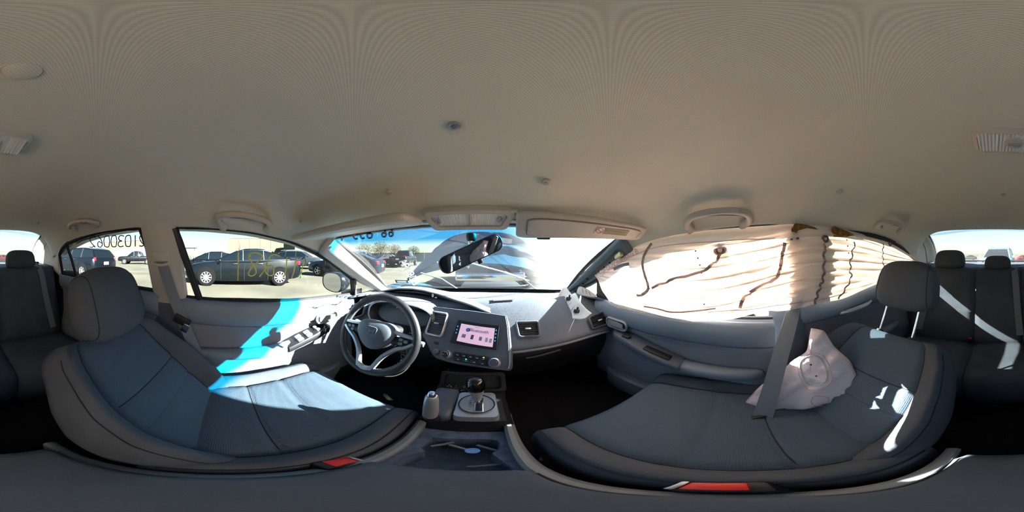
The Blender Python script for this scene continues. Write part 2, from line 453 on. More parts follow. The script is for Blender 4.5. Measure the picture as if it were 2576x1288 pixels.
# windscreen and rear glass
M_WS = glass('windscreen_glass', (0.80, 0.90, 0.92), haze=0.015, band=(0.855, 0.905, (0.0, 0.42, 0.72)), speck=0.14, glare_haze=(-0.14, 0.02, 0.3))  # right-hand haze whitens the pane like glare and weakens the sun
M_RG = glass('rear_glass', (0.84, 0.90, 0.92), haze=0.10)  # haze put into the pane imitates overexposed daylight
M_SG = glass('side_glass', (0.80, 0.88, 0.86), haze=0.004)
def sheet(top, bot, nu, nv, bulge=None):
    T = cr(top, nu); B = cr(bot, nu); rows = []
    for j in range(nv):
        v = j / (nv - 1); row = []
        for i in range(nu):
            p = T[i].lerp(B[i], v)
            if bulge: p = p + Vector(bulge) * math.sin(math.pi * v)
            row.append(p)
        rows.append(row)
    return rows
WT = [(-0.545, 0.435, 1.262), (-0.28, 0.470, 1.278), (0, 0.485, 1.282), (0.28, 0.470, 1.278), (0.545, 0.435, 1.262)]
WB = [(-0.625, 1.03, 0.915), (-0.34, 1.20, 0.912), (0, 1.26, 0.912), (0.34, 1.20, 0.912), (0.625, 1.03, 0.915)]
wrow = sheet(WT, WB, 33, 17, (0, 0.012, 0.022))
ws = thing('window_1', 'windscreen with a cyan shade band along its top', 'windscreen', (0, 1.2, 0.91), kind='structure')
def uvz(co): return (co.x + 0.5, (co.z - 0.91) / (1.28 - 0.91))
g = MB().grid(wrow).build('glass_pane', M_WS, ws, uv=uvz)
hdr = []
for p in wrow[0]:
    xx = max(-0.60, min(0.60, p.x * 1.06))
    hdr.append([Vector((xx, 0.440, ceil_z(xx, 0.440) - 0.001)), Vector((p.x * 1.03, max(p.y, 0.455) + 0.004, p.z + 0.002)), Vector((p.x, p.y + 0.022, p.z + 0.004)), Vector((p.x, p.y + 0.014, p.z - 0.010))])
MB().grid(hdr).build('front_header', M_HEAD, c_, solid=0.004)
fr_ = MB(); fr_.tube([wrow[0][0]] + [r[0] for r in wrow[1:]] + list(wrow[-1][1:]) + [r[-1] for r in wrow[::-1][1:]], 0.011, 6)
fr_.build('glass_seal', M_RUBBER, ws)
fb = MB(); fb.grid([[p + Vector((0, -0.004, 0.004)) for p in wrow[-1]], [p + Vector((0, -0.035, 0.022)) for p in wrow[-1]]])
fb.build('black_edge_band', mat('black_glass_band', '#0f1114', 0.3), ws)
RT = [(-0.545, -1.215, 1.352), (-0.28, -1.225, 1.378), (0, -1.23, 1.384), (0.28, -1.225, 1.378), (0.545, -1.215, 1.352)]
RB = [(-0.655, -1.72, 1.125), (-0.34, -1.80, 1.125), (0, -1.82, 1.125), (0.34, -1.80, 1.125), (0.655, -1.72, 1.125)]
rrow = sheet(RT, RB, 25, 11, (0, -0.02, 0.03))
rw = thing('window_2', 'rear window behind the back seat headrests, hazed to look overexposed', 'rear window', (0, -1.8, 1.12), kind='structure')
MB().grid(rrow).build('glass_pane', M_RG, rw)
rs = MB(); rs.tube([r[0] for r in rrow] + list(rrow[-1][1:]) + [r[-1] for r in rrow[::-1][1:]], 0.010, 6)
rs.build('glass_seal', M_RUBBER, rw)
hd = MB()
for k in range(2, 10): hd.tube([p + Vector((0, 0.002, -0.001)) for p in rrow[k]], 0.0006, 4)
o = hd.build('heater_wires', mat('brown_heater_wire', '#6a4a3a', 0.6), rw); o['kind'] = 'stuff'

# A pillars: trimmed on the driver's side, bare metal on the passenger's side (its trim has come off)
def pillar_strip(sg, a, b, nu=14, nv=7, out=0.03):
    A = cr([(sg * x, y, z) for x, y, z in a], nu); B = cr([(sg * x, y, z) for x, y, z in b], nu); rows = []
    for i in range(nu):
        rows.append([A[i].lerp(B[i], j / (nv - 1)) + Vector((-sg * out * 0.4, -out * 0.7, -out * 0.3)) * math.sin(math.pi * j / (nv - 1)) for j in range(nv)])
    return rows
AW = [(0.535, 0.43, 1.268), (0.575, 0.70, 1.115), (0.618, 1.02, 0.925)]
AS = [(0.628, 0.43, 1.195), (0.652, 0.58, 1.115), (0.668, 0.73, 1.035), (0.665, 0.84, 0.985), (0.648, 0.96, 0.925)]
ap = thing('trim_2', 'pale plastic trim on the pillar beside the steering wheel', 'pillar trim', (-0.63, 0.8, 0.92), kind='structure')
pr = pillar_strip(-1, AW, AS)
MB().grid(pr).build('pillar_cover', M_PILLAR, ap, solid=0.012)
MB().tube([p + Vector((0.004, -0.004, 0)) for p in [r[3] for r in pr][:4]] , 0.001, 4).build('embossed_mark', M_BEIGE, ap)
# small fixed quarter glass in front of the door mirror
def quarter(sg, nm, lab):
    t = thing(nm, lab, 'quarter window', (sg * 0.66, 0.8, 0.93), kind='structure')
    tri = [(sg * 0.669, 0.725, 1.030), (sg * 0.666, 0.80, 0.998), (sg * 0.650, 0.93, 0.940), (sg * 0.652, 0.94, 0.925), (sg * 0.676, 0.735, 0.925)]
    MB().add(tri, [tuple(range(len(tri)))]).build('glass_pane', M_SG, t)
    MB().tube(tri, 0.010, 6, closed=True).build('glass_seal', M_RUBBER if sg > 0 else M_PILLAR, t)
    b = MB(); b.grid([[(sg * 0.640, 0.66, 0.935), (sg * 0.60, 0.95, 0.925), (sg * 0.55, 1.05, 0.915)], [(sg * 0.70, 0.66, 0.92), (sg * 0.70, 0.95, 0.92), (sg * 0.70, 1.1, 0.92)]])
    b.build('sill_cover', M_DASH, t, solid=0.01)
    return t
quarter(-1, 'window_3', 'small clear triangular window ahead of the door mirror')
quarter(1, 'window_4', 'small triangular window with shattered frosty glass')
bpy.data.objects['window_4'].children[0].data.materials[0] = glass('shattered_glass', (0.8, 0.9, 0.88), haze=0.45, speck=0.5)
# passenger side bare pillar
bp = thing('trim_3', 'bare grey green metal pillar with bolt holes, its cover torn off', 'pillar', (0.63, 0.8, 0.92), kind='structure')
M_BARE = mat('bare_painted_metal', '#5c6a70', 0.45, 0.3, bump=0.2, bscale=60, vary=0.12, vscale=12)
pr2 = pillar_strip(1, AW, AS, 26, 9, 0.02)
for i, r in enumerate(pr2):
    for j in range(3, 6): r[j] = r[j] + Vector((0.012, 0.016, 0.004)) * (1.0 if 2 < i < 24 else 0)
MB().grid(pr2).build('metal_pillar', M_BARE, bp, ang=25, solid=0.008)
for i in (4, 6, 8, 10, 12, 15, 18):
    p = pr2[i][3 if i % 2 else 5].lerp(pr2[i][4], 0.5); n = Vector((-0.5, -0.75, -0.3)).normalized()
    MB().lathe([(0.0065, 0), (0.0085, 0.002), (0.0085, 0.003), (0.005, 0.0035), (0.0045, 0.001)], p + n * 0.003, n, 10).build('bolt_hole', mat('dark_hole', '#0c0e10', 0.8), bp)
MB().tube([r[7] + Vector((-0.008, -0.012, 0)) for r in pr2[2:22]], 0.010, 8).build('wire_loom', M_RUBBER, bp)
MB().box(pr2[3][4] + Vector((-0.015, -0.015, -0.01)), (0.05, 0.02, 0.02), frame_rot(pr2[5][4] - pr2[2][4], (0, 0, 1)), r=0.004).build('metal_bracket', mat('yellow_zinc', '#b9b48a', 0.4, 0.6), bp)

# C pillars
def cpillar(sg, nm, lab):
    A = cr([rrow[k][0 if sg < 0 else -1] + Vector((-sg * 0.004, 0.006, 0)) for k in range(11)], 14)
    B = cr([(sg * 0.60, -0.82, 1.262), (sg * 0.65, -1.08, 1.185), (sg * 0.672, -1.13, 1.10), (sg * 0.678, -1.10, 1.0)], 14)
    rows = []
    for i in range(14):
        rows.append([A[i].lerp(B[i], j / 9) + Vector((sg * 0.03, 0, 0.02)) * math.sin(math.pi * j / 9) for j in range(10)])
    t = thing(nm, lab, 'pillar trim', (sg * 0.66, -1.2, 1.0), kind='structure')
    MB().grid(rows).build('pillar_cover', M_HEAD, t, solid=0.012)
    MB().tube([r[3] + Vector((-sg * 0.008, 0, 0)) for r in rows[1:]], 0.002, 5).build('seam_line', M_SEAM, t)
    return t
cpillar(-1, 'trim_4', 'grey fabric pillar cover between rear window and left back door glass')
cpillar(1, 'trim_5', 'grey fabric pillar cover behind the airbag curtain')

# ------------------------------------------------------------------ doors
def xs(z): return 0.585 + max(0.0, 1.30 - z) * 0.335
def on_side(px, py, sg):
    """point on the curved plane of the side glass seen in this bearing"""
    lo, hi = 0.2, 4.0
    d = ray(px, py); h = math.hypot(d.x, d.y)
    for _ in range(50):
        m = (lo + hi) / 2; p = CAM + d * (m / h)
        if abs(p.x) > xs(p.z): hi = m
        else: lo = m
    return CAM + d * (lo / h)
def door(nm, lab, sg, y0, y1, belt, xo, cat, arm, fabric=True, mod=None):
    """inner door: panel, upper ledge, fabric insert, armrest, pocket. belt = fn(y); xo = x of panel"""
    t = thing(nm, lab, cat, (sg * xo, (y0 + y1) / 2, 0.32), kind='structure')
    NYD = 28
    def P(y, inset, z):
        q = Vector((sg * (xo - inset), y, z))
        return mod(q) if mod else q
    ys = [lerp(y0, y1, i / (NYD - 1)) for i in range(NYD)]
    def strip(prof, name, m, solid=0.0):
        return MB().grid([[P(y, i(y) if callable(i) else i, z(y) if callable(z) else z) for i, z in prof] for y in ys]).build(name, m, t, solid=solid)
    b = belt
    strip([(-0.03, lambda y: b(y) - 0.004), (0.01, lambda y: b(y) + 0.002), (0.032, lambda y: b(y) - 0.004), (0.044, lambda y: b(y) - 0.02),
           (0.044, lambda y: b(y) - 0.07), (0.036, lambda y: b(y) - 0.105), (0.012, lambda y: b(y) - 0.125)], 'upper_panel', M_DOOR)
    strip([(0.012, lambda y: b(y) - 0.125), (0.006, lambda y: b(y) - 0.15), (0.002, 0.80), (0.0, 0.74), (0.006, 0.69), (0.012, 0.66)], 'fabric_insert', M_DOORF if fabric else M_DOOR)
    strip([(0.012, 0.66), (0.022, 0.60), (0.026, 0.545), (0.024, 0.50), (0.02, 0.44), (0.018, 0.36), (-0.02, 0.30)], 'lower_panel', M_DOOR)
    MB().tube([P(y, 0.014, b(y) - 0.128) for y in ys], 0.004, 6).build('insert_seam', M_SILVER if False else M_DOORF, t)
    MB().tube([P(y, 0.002, b(y) + 0.004) for y in ys], 0.009, 8).build('window_weatherstrip', M_RUBBER, t)
    # armrest: (y, z top, depth)
    rings = []
    for (y, z, d) in arm:
        rings.append([P(y, -0.005, z + 0.006), P(y, d * 0.75, z + 0.004), P(y, d * 0.95, z - 0.006), P(y, d, z - 0.022), P(y, d * 0.92, z - 0.042), P(y, d * 0.6, z - 0.06), P(y, -0.005, z - 0.075)])
    A = len(rings)
    MB().loft(rings).build('armrest', M_DOOR, t, ang=60, sub=1)
    # map pocket
    pk = MB(); prow = []
    for y in ys[3:-3]:
        e = min(1.0, min(y - ys[3], ys[-4] - y) / 0.10 + 0.25)
        prow.append([P(y, 0.02, 0.475), P(y, 0.02 + 0.03 * e, 0.48), P(y, 0.02 + 0.045 * e, 0.47), P(y, 0.02 + 0.048 * e, 0.42), P(y, 0.02 + 0.03 * e, 0.34), P(y, 0.0, 0.32)])
    pk.grid(prow); pk.build('map_pocket', M_DOOR, t)
    return t, P
def glass_between(t, sg, top, bot, n=20, material=None, name='window_glass'):
    """side glass between a top line and a bottom line given as bearings"""
    T = cr([on_side(x, y, sg) for x, y in top], n); B = cr([on_side(x, y, sg) for x, y in bot], n)
    rows = []
    for j in range(7):
        row = []
        for i in range(n):
            p = T[i].lerp(B[i], j / 6); p.x = sg * xs(p.z); row.append(p)
        rows.append(row)
    o = MB().grid(rows).build(name, material or M_SG, t)
    return rows, o
# --- driver's front door
bd1 = lambda y: interp([(0.75, 0.932), (0.5, 0.945), (0.2, 0.960), (-0.2, 0.985)], y)
d1, P1 = door('door_1', 'grey front door panel beside the steering wheel, sun streaked', -1, -0.215, 0.70, bd1, 0.70, 'car door',
    [(-0.17, 0.715, 0.03), (-0.10, 0.722, 0.06), (0.06, 0.724, 0.075), (0.22, 0.726, 0.08), (0.30, 0.745, 0.085), (0.38, 0.772, 0.085), (0.46, 0.785, 0.075), (0.52, 0.785, 0.03)])
TOP1 = [(446, 574), (520, 574), (600, 579), (680, 594), (740, 612), (790, 637), (840, 668), (882, 702)]
BOT1 = [(508, 752), (560, 752), (620, 753), (690, 754), (740, 754), (790, 753), (840, 751), (886, 746)]
r1, _ = glass_between(d1, -1, TOP1, BOT1)
loop = list(r1[0]) + [r[-1] for r in r1[1:]] + list(r1[-1][::-1][1:]) + [r[0] for r in r1[::-1][1:-1]]
MB().tube(loop, 0.006, 6, closed=True).build('window_seal', M_RUBBER, d1)
# door frame bar in front of the mirror and behind the glass
MB().tube([r[-1] + Vector((0.006, 0.012, 0)) for r in r1], 0.016, 6).build('front_frame_bar', M_BLACK, d1)
MB().tube([r[0] + Vector((0.004, -0.012, 0)) for r in r1], 0.013, 6).build('rear_frame_bar', M_BLACK, d1)
MB().tube([p + Vector((-0.012, 0, 0.012)) for p in r1[0]], 0.010, 6).build('top_frame_bar', M_BLACK, d1)
# inner handle
def handle(t, c, sg, yl=1, m=M_SILVER):
    n = Vector((-sg, 0, 0)); c = Vector(c); ya = (0, 0, 1); xa = Vector((0, -sg, 0))
    out = rrect(0.125, 0.046, 0.022, 6)
    bz = MB(); rot = frame_rot(xa, ya); 
    rg = [[c + rot @ Vector((x * k, y * k2, z)) for x, y in out] for k, k2, z in ((1.12, 1.35, 0), (1.1, 1.3, 0.008), (1.0, 1.05, 0.010), (0.96, 0.94, 0.004), (0.93, 0.86, -0.012))]
    bz.loft(rg); h = bz.build('inner_handle_cup', m, t)
    lv = MB(); lv.loft([[c + rot @ Vector((u, -hh, 0.012)), c + rot @ Vector((u, hh, 0.012)), c + rot @ Vector((u, hh, 0.004)), c + rot @ Vector((u, -hh, 0.004))]
        for u, hh in ((-0.05 * yl, 0.014), (-0.02 * yl, 0.015), (0.02 * yl, 0.013), (0.045 * yl, 0.008))])
    lv.build('lever', M_SILVER, h)
    MB().box(c + rot @ Vector((0.035 * yl, 0, 0.0)), (0.05, 0.03, 0.004), rot).build('dark_recess', M_BLACK, h)
    return h
handle(d1, P1(0.50, 0.045, 0.846), -1)
# switch panel on the armrest
sp = MB(); q0 = [(0.27, 0.738, 0.088, 0.035), (0.34, 0.768, 0.094, 0.03), (0.42, 0.792, 0.092, 0.03), (0.49, 0.796, 0.075, 0.03), (0.515, 0.793, 0.05, 0.03)]
rg = []
for y, z, a, b_ in q0: rg.append([P1(y, b_ - 0.02, z), P1(y, a, z), P1(y, a + 0.006, z - 0.012), P1(y, a, z - 0.03), P1(y, b_ - 0.02, z - 0.03)])
spo = sp.loft(rg).build('switch_panel', M_BLACK, d1, ang=50)
for k, (y, i, z, l) in enumerate([(0.33, 0.075, 0.766, 0.03), (0.33, 0.045, 0.768, 0.03), (0.375, 0.075, 0.782, 0.03), (0.375, 0.045, 0.784, 0.03), (0.43, 0.066, 0.797, 0.022), (0.43, 0.036, 0.797, 0.018)]):
    MB().box(P1(y, i, z), (0.022, l, 0.012), Matrix.Rotation(R(20 if y < 0.4 else 4), 3, 'X'), r=0.004).build('window_switch', M_SILVER, spo)
MB().lathe([(0.016, 0), (0.016, 0.008), (0.010, 0.010)], P1(0.475, 0.05, 0.796), (0, 0, 1), 16).build('mirror_dial', M_BLACK, spo)
MB().tube(cr([P1(0.50, 0.05, 0.93), P1(0.44, 0.052, 0.915), P1(0.41, 0.052, 0.925)], 8), 0.002, 5).build('scratch_mark', M_BLACK, d1)
MB().tube(cr([P1(0.60, 0.05, 0.925), P1(0.57, 0.052, 0.91), P1(0.53, 0.052, 0.918)], 8), 0.002, 5).build('scratch_mark', M_BLACK, d1)
# --- driver's rear door
bd2 = lambda y: interp([(-0.25, 1.0), (-0.6, 1.02), (-1.12, 1.045)], y)
d2, P2 = door('door_2', 'dark rear door panel behind the steering wheel seat', -1, -1.12, -0.30, bd2, 0.70, 'car door',
    [(-0.98, 0.72, 0.03), (-0.90, 0.725, 0.07), (-0.7, 0.73, 0.075), (-0.5, 0.73, 0.07), (-0.44, 0.73, 0.03)], fabric=True)
TOP2 = [(194, 603), (230, 590), (270, 581), (310, 576), (352, 575)]
BOT2 = [(199, 697), (240, 704), (300, 715), (350, 724), (410, 735)]
r2, _ = glass_between(d2, -1, TOP2, BOT2)
MB().tube(list(r2[0]) + [r[-1] for r in r2[1:]] + list(r2[-1][::-1][1:]), 0.010, 6).build('window_seal', M_RUBBER, d2)
MB().tube([on_side(x, y, -1) for x, y in ((166, 612), (180, 650), (193, 697))], 0.011, 6).build('divider_bar', M_BLACK, d2)
QT = [(150, 640), (155, 628), (163, 618), (172, 611)]; QB = [(158, 689), (165, 690), (178, 692), (190, 695)]
rq, _ = glass_between(d2, -1, QT, QB, 8, name='quarter_glass')
r2b, _ = glass_between(d2, -1, [(170, 613), (182, 608), (194, 603)], [(194, 696), (196, 697), (199, 697)], 6, name='window_glass')
MB().tube(list(rq[0]) + list(r2b[0])[1:], 0.012, 6).build('window_seal', M_RUBBER, d2)
MB().tube([rq[0][0]] + [r[0] for r in rq] + list(rq[-1]), 0.012, 6).build('window_seal', M_RUBBER, d2)
handle(d2, P2(-0.50, 0.040, 0.91), -1)
# --- passenger front door, pushed in
def push(q):
    return q + Vector((-0.055 * math.exp(-((q.y + 0.05) / 0.45) ** 2) - 0.012 * math.sin(q.y * 9 + q.z * 4) * math.exp(-((q.y) / 0.4) ** 2), 0, 0))
bd3 = lambda y: interp([(0.72, 0.930), (0.5, 0.935), (0.2, 0.938), (-0.2, 0.935)], y)
d3, P3 = door('door_3', 'pushed in grey front door panel below the airbag curtain', 1, -0.13, 0.72, bd3, 0.685, 'car door',
    [(-0.10, 0.70, 0.03), (-0.04, 0.705, 0.06), (0.10, 0.71, 0.07), (0.24, 0.715, 0.075), (0.32, 0.735, 0.085), (0.40, 0.760, 0.085), (0.48, 0.772, 0.075), (0.54, 0.772, 0.03)], mod=push)
handle(d3, P3(0.54, 0.045, 0.826), 1)
rg = []
for y, z, a, b_ in [(0.20, 0.722, 0.088, 0.035), (0.32, 0.752, 0.094, 0.03), (0.42, 0.778, 0.094, 0.03), (0.52, 0.784, 0.08, 0.03), (0.55, 0.782, 0.055, 0.03)]:
    rg.append([P3(y, b_ - 0.02, z), P3(y, a, z), P3(y, a + 0.006, z - 0.012), P3(y, a, z - 0.03), P3(y, b_ - 0.02, z - 0.03)])
s3 = MB().loft(rg).build('switch_panel', M_DASH, d3, ang=50)
MB().box(P3(0.46, 0.06, 0.786), (0.026, 0.04, 0.010), r=0.004).build('window_switch', M_BLACK, s3)
MB().box(P3(0.30, 0.062, 0.75), (0.036, 0.12, 0.012), Matrix.Rotation(R(14), 3, 'X'), r=0.006).build('pull_cup', M_BLACK, s3)
MB().tube(cr([P3(0.72, 0.03, 0.950), P3(0.55, 0.012, 0.955), P3(0.3, 0.004, 0.948), P3(0.0, -0.004, 0.938)], 20), 0.006, 6).build('loose_weatherstrip', M_BLACK, d3)
br = MB(); br.grid([[P3(y, -0.002, 0.952), P3(y, 0.022, 0.944)] for y in (0.72, 0.64, 0.56, 0.48, 0.42)])
br.build('torn_edge_strip', M_WHITE, d3, solid=0.003)
# --- passenger rear door
bd4 = lambda y: interp([(-0.25, 0.99), (-0.6, 1.01), (-1.12, 1.045)], y)
d4, P4 = door('door_4', 'dark rear door panel with silver pull under the airbag curtain', 1, -1.12, -0.245, bd4, 0.69, 'car door',
    [(-0.98, 0.70, 0.03), (-0.90, 0.705, 0.07), (-0.7, 0.71, 0.075), (-0.5, 0.71, 0.07), (-0.44, 0.71, 0.03)])
hp = MB(); hp.tube(cr([P4(-0.46, 0.03, 0.895), P4(-0.50, 0.055, 0.905), P4(-0.60, 0.06, 0.918), P4(-0.66, 0.04, 0.925)], 12), [0.009] * 3 + [0.013] * 6 + [0.009] * 3, 8)
hp.build('door_pull', M_SILVER, d4)
MB().tube(cr([(0.588, -0.30, 1.295), (0.60, -0.75, 1.27), (0.64, -1.05, 1.19), (0.67, -1.12, 1.05)], 14), 0.014, 6).build('window_seal', M_RUBBER, d4)

# ------------------------------------------------------------------ B pillars
def bpillar(sg, nm, lab, yo, xo, lean, upo=0.0):
    t = thing(nm, lab, 'pillar trim', (sg * 0.68, yo, 0.32), kind='structure')
    up = []; lw = []
    for i in range(9):
        z = lerp(1.312, 0.955, i / 8); w = lerp(0.085, 0.085, i / 8); x = xs(z) - 0.012 - upo
        y = yo + lerp(-0.015, 0.0, i / 8)
        up.append([(sg * (x + 0.03), y - w, z), (sg * (x + 0.004), y - w * 0.92, z), (sg * (x - 0.012), y - w * 0.6, z), (sg * (x - 0.016), y, z), (sg * (x - 0.012), y + w * 0.6, z), (sg * (x + 0.004), y + w * 0.92, z), (sg * (x + 0.03), y + w, z)])
    MB().grid(up).build('upper_cover', M_PILLAR, t)
    for i in range(9):
        z = lerp(0.958, 0.36, i / 8); w = lerp(0.082, 0.115, (i / 8) ** 1.5); x = xs(max(z, 0.955)) - 0.006 - xo - 0.02 * (i / 8); y = yo + 0.035 * (i / 8) ** 2
        lw.append([(sg * (x + 0.04), y - w, z), (sg * (x + 0.004), y - w * 0.92, z), (sg * (x - 0.014), y - w * 0.6, z), (sg * (x - 0.018), y, z), (sg * (x - 0.014), y + w * 0.6, z), (sg * (x + 0.004), y + w * 0.92, z), (sg * (x + 0.04), y + w, z)])
    MB().grid(lw).build('lower_cover', M_DASH, t)
    return t
bpl = bpillar(-1, 'trim_6', 'pale upper and dark lower pillar cover behind the left front window', -0.255, 0.0, 0)
bpr = bpillar(1, 'trim_7', 'dark lower pillar cover beside the deployed side airbag', -0.20, 0.035, 0, -0.05)

# passenger rear door glass, hidden by the curtain; tint added to dim its cloth
TG = [(0.60, -0.30, 1.29), (0.605, -0.75, 1.265), (0.645, -1.08, 1.18)]; BG_ = [(0.70, -0.30, 0.985), (0.70, -0.75, 1.01), (0.69, -1.10, 1.04)]
MB().grid([[a.lerp(b, j / 4) for a, b in zip(cr(TG, 12), cr(BG_, 12))] for j in range(5)]).build('window_glass', glass('curtain_dimming_glass', (0.30, 0.33, 0.32)), d4)
# ================================================================== seats
def pillow(c, size, U, N, n=24, m=14, e=3.0, taper=0.0, front_flat=0.0):
    """soft block: c centre, size (width, height, depth), U up axis, N front axis"""
    U = Vector(U).normalized(); N = Vector(N); N = (N - U * N.dot(U)).normalized(); X = U.cross(N) * -1
    c = Vector(c); w, h, d = [q / 2 for q in size]; rows = []
    def sp(a): return math.copysign(abs(a) ** (2 / e), a)
    for i in range(m + 1):
        a = -math.pi / 2 + math.pi * i / m; row = []
        for k in range(n):
            b = 2 * math.pi * k / n
            x = sp(math.cos(a)) * sp(math.cos(b)); y = sp(math.cos(a)) * sp(math.sin(b)); z = sp(math.sin(a))
            ww = w * (1 - taper * z)
            row.append(c + X * x * ww + N * y * d + U * z * h)
        rows.append(row)
    return MB().grid(rows, True)
def seat(name, label, cx, yc, z0, L, rec, H, head, head_tilt, posts, grp):
    root = thing(name, label, 'car seat', (cx, yc + 0.15, 0.31), grp)
    # ---- cushion
    prof = [(-0.07, -0.01), (0.0, 0.0), (0.06, 0.002), (0.12, 0.008), (0.20, 0.020), (0.28, 0.032), (L - 0.09, 0.038), (L - 0.05, 0.036), (L - 0.02, 0.024), (L - 0.004, 0.002), (L + 0.004, -0.03), (L, -0.07), (L - 0.02, -0.12), (L - 0.05, -0.165)]
    base = []
    for (a, za), (b, zb) in zip(prof, prof[1:]):
        n = max(1, int(math.hypot(b - a, zb - za) / 0.009))
        for i in range(n): base.append((lerp(a, b, i / n), lerp(za, zb, i / n), ))
    base.append(prof[-1])
    cross = [(-0.96, -0.20), (-0.99, -0.12), (-1.0, -0.06), (-0.99, -0.02), (-0.96, 0.012), (-0.91, 0.03), (-0.86, 0.033), (-0.80, 0.022), (-0.75, 0.006), (-0.73, -0.004), (-0.72, -0.008)]
    cen = [(-0.72 + 1.44 * i / 22, 0.010 * math.sin(math.pi * i / 22) ** 0.5 - (0.008 if i in (0, 22) else 0)) for i in range(23)]
    def row(y, z, pts, k):
        w = 0.262 - 0.02 * max(0, (y - 0.2) / 0.3); bf = interp([(-0.07, 1.0), (0.2, 0.9), (L - 0.05, 0.45), (L, 0.25)], y) * k
        out = []
        for f, dz in pts:
            side = abs(f) > 0.72
            g = 0
            if not side:
                for ys_ in (0.10, 0.225): g -= 0.007 * math.exp(-((y - ys_) / 0.007) ** 2)
            zz = z + (dz * bf if dz > 0 and side else dz) + g
            out.append((cx + f * w, yc + y, z0 + zz))
        return out
    kk = [1.0 if z > -0.01 else max(0.25, 1 + z * 5) for y, z in base]
    lo = -0.26
    def clampz(r): return [(x, y, max(z, z0 - 0.25)) for x, y, z in r]
    MB().grid([clampz(row(y, z, cen, k)) for (y, z), k in zip(base, kk)]).build('cushion_centre', M_SEATC, root, ang=70)
    for s in (-1, 1):
        cs = [(f * -s if s > 0 else f, dz) for f, dz in cross]
        cs = [(abs(f) * s, dz) for f, dz in cross]
        MB().grid([clampz(row(y, z, cs, k)) for (y, z), k in zip(base, kk)]).build('cushion_bolster', M_SEAT, root, ang=70)
        MB().tube([Vector(clampz(row(y, z, [(s * 0.945, 0.02)], k))[0]) + Vector((0, 0, 0.001)) for (y, z), k in list(zip(base, kk))[2:-14]], 0.0016, 5).build('bolster_seam', M_SEAM, root)
    MB().box((cx, yc + L / 2 - 0.04, z0 - 0.19), (0.44, L - 0.02, 0.10), r=0.02).build('seat_base', M_BLACK, root)
    for s in (-1, 1): MB().box((cx + s * 0.19, yc + L / 2 - 0.04, 0.325), (0.05, L + 0.02, 0.05), r=0.01).build('seat_rail', M_BLACK, root)
    # ---- backrest
    a = R(rec); U = Vector((0, -math.sin(a), math.cos(a))); N = Vector((0, math.cos(a), math.sin(a))); B = Vector((cx, yc + 0.0, z0 - 0.03))
    WT_ = [(0, 0.235), (0.08, 0.248), (0.2, 0.256), (0.30, 0.250), (0.38, 0.236), (H - 0.06, 0.230), (H - 0.02, 0.212), (H, 0.180)]
    def dep(f, h):
        af = abs(f)
        cen_ = 0.012 * math.sin(math.pi * min(1, h / H)) - 0.012 * (1 - min(1, (af / 0.66) ** 2)) * 0.6
        if af <= 0.66:
            g = 0
            for hs_ in (0.175, 0.275): g -= 0.007 * math.exp(-((h - hs_) / 0.007) ** 2)
            e = -0.010 if af > 0.655 else 0
            return cen_ + g + e
        b = interp([(0, 0.05), (0.1, 0.062), (0.25, 0.058), (0.38, 0.035), (H, 0.012)], h)
        t = (af - 0.66) / 0.34
        return cen_ - 0.010 * (1 - t) ** 6 + b * math.sin(min(1.0, t / 0.62) * math.pi / 2) - (0.09 * ((t - 0.62) / 0.38) ** 2 if t > 0.62 else 0)
    def pt(f, h, d):
        w = interp(WT_, h); q = 1.0
        if h > H - 0.05: q = math.sqrt(max(0.0, 1 - ((h - H + 0.05) / 0.0505) ** 2))
        dd = -0.045 + (d + 0.045) * (0.25 + 0.75 * q)
        return B + U * h + N * dd + Vector((f * w, 0, 0))
    hs = []
    h = 0
    while h < H - 0.05: hs.append(h); h += 0.0095
    hs += [H - 0.05 + 0.05 * k / 8 for k in range(9)]
    fc = [-0.66 + 1.32 * i / 24 for i in range(25)]
    MB().grid([[pt(f, h, dep(f, h)) for f in fc] for h in hs]).build('backrest_centre', M_SEATC, root, ang=70)
    for s in (-1, 1):
        fb_ = [s * (0.66 + 0.34 * i / 12) for i in range(13)]
        rr_ = [[pt(f, h, dep(f, h)) for f in fb_] + [pt(s * 1.0, h, -0.06), pt(s * 0.97, h, -0.10), pt(s * 0.9, h, -0.115)] for h in hs]
        MB().grid(rr_).build('backrest_bolster', M_SEAT, root, ang=70)
        MB().tube([pt(s * 0.93, h, dep(s * 0.93, h) + 0.001) for h in hs[2:-6]], 0.0016, 5).build('bolster_seam', M_SEAM, root)
    MB().grid([[pt(f, h, -0.115) for f in (-0.9, -0.45, 0, 0.45, 0.9)] for h in hs] + [[pt(f, H, -0.045) for f in (-0.66, -0.33, 0, 0.33, 0.66)]]).build('backrest_rear_shell', M_SEAT, root)
    for hs_ in (0.175, 0.275): MB().tube([pt(f, hs_, dep(f, hs_) + 0.0014) for f in fc[1:-1]], 0.0015, 5).build('backrest_seam_shade', M_SEAM, root)  # dark tubes draw the shade lying in the backrest grooves
    for ys_ in (0.10, 0.225):
        zz_ = interp([(a_, b_) for a_, b_ in prof], ys_)
        MB().tube([Vector(q) + Vector((0, 0, 0.0014)) for q in row(ys_, zz_, cen[1:-1], 1.0)], 0.0015, 5).build('cushion_seam_shade', M_SEAM, root)  # groove shade drawn as dark tubes across the cushion
    for s in (-1, 1):
        MB().tube([pt(s * 0.66, h_, dep(s * 0.66, h_) + 0.001) for h_ in hs[:-4]], 0.0016, 5).build('insert_seam', M_SEAM, root)
        MB().tube([Vector(clampz(row(y, z, [(s * 0.72, -0.006)], k))[0]) for (y, z), k in list(zip(base, kk))[:-14]], 0.0016, 5).build('insert_seam', M_SEAM, root)
    # ---- headrest
    hc, hsz = Vector(head[0]), head[1]; ta = R(head_tilt); HU = Vector((0, -math.sin(ta), math.cos(ta))); HN = Vector((0, math.cos(ta), math.sin(ta)))
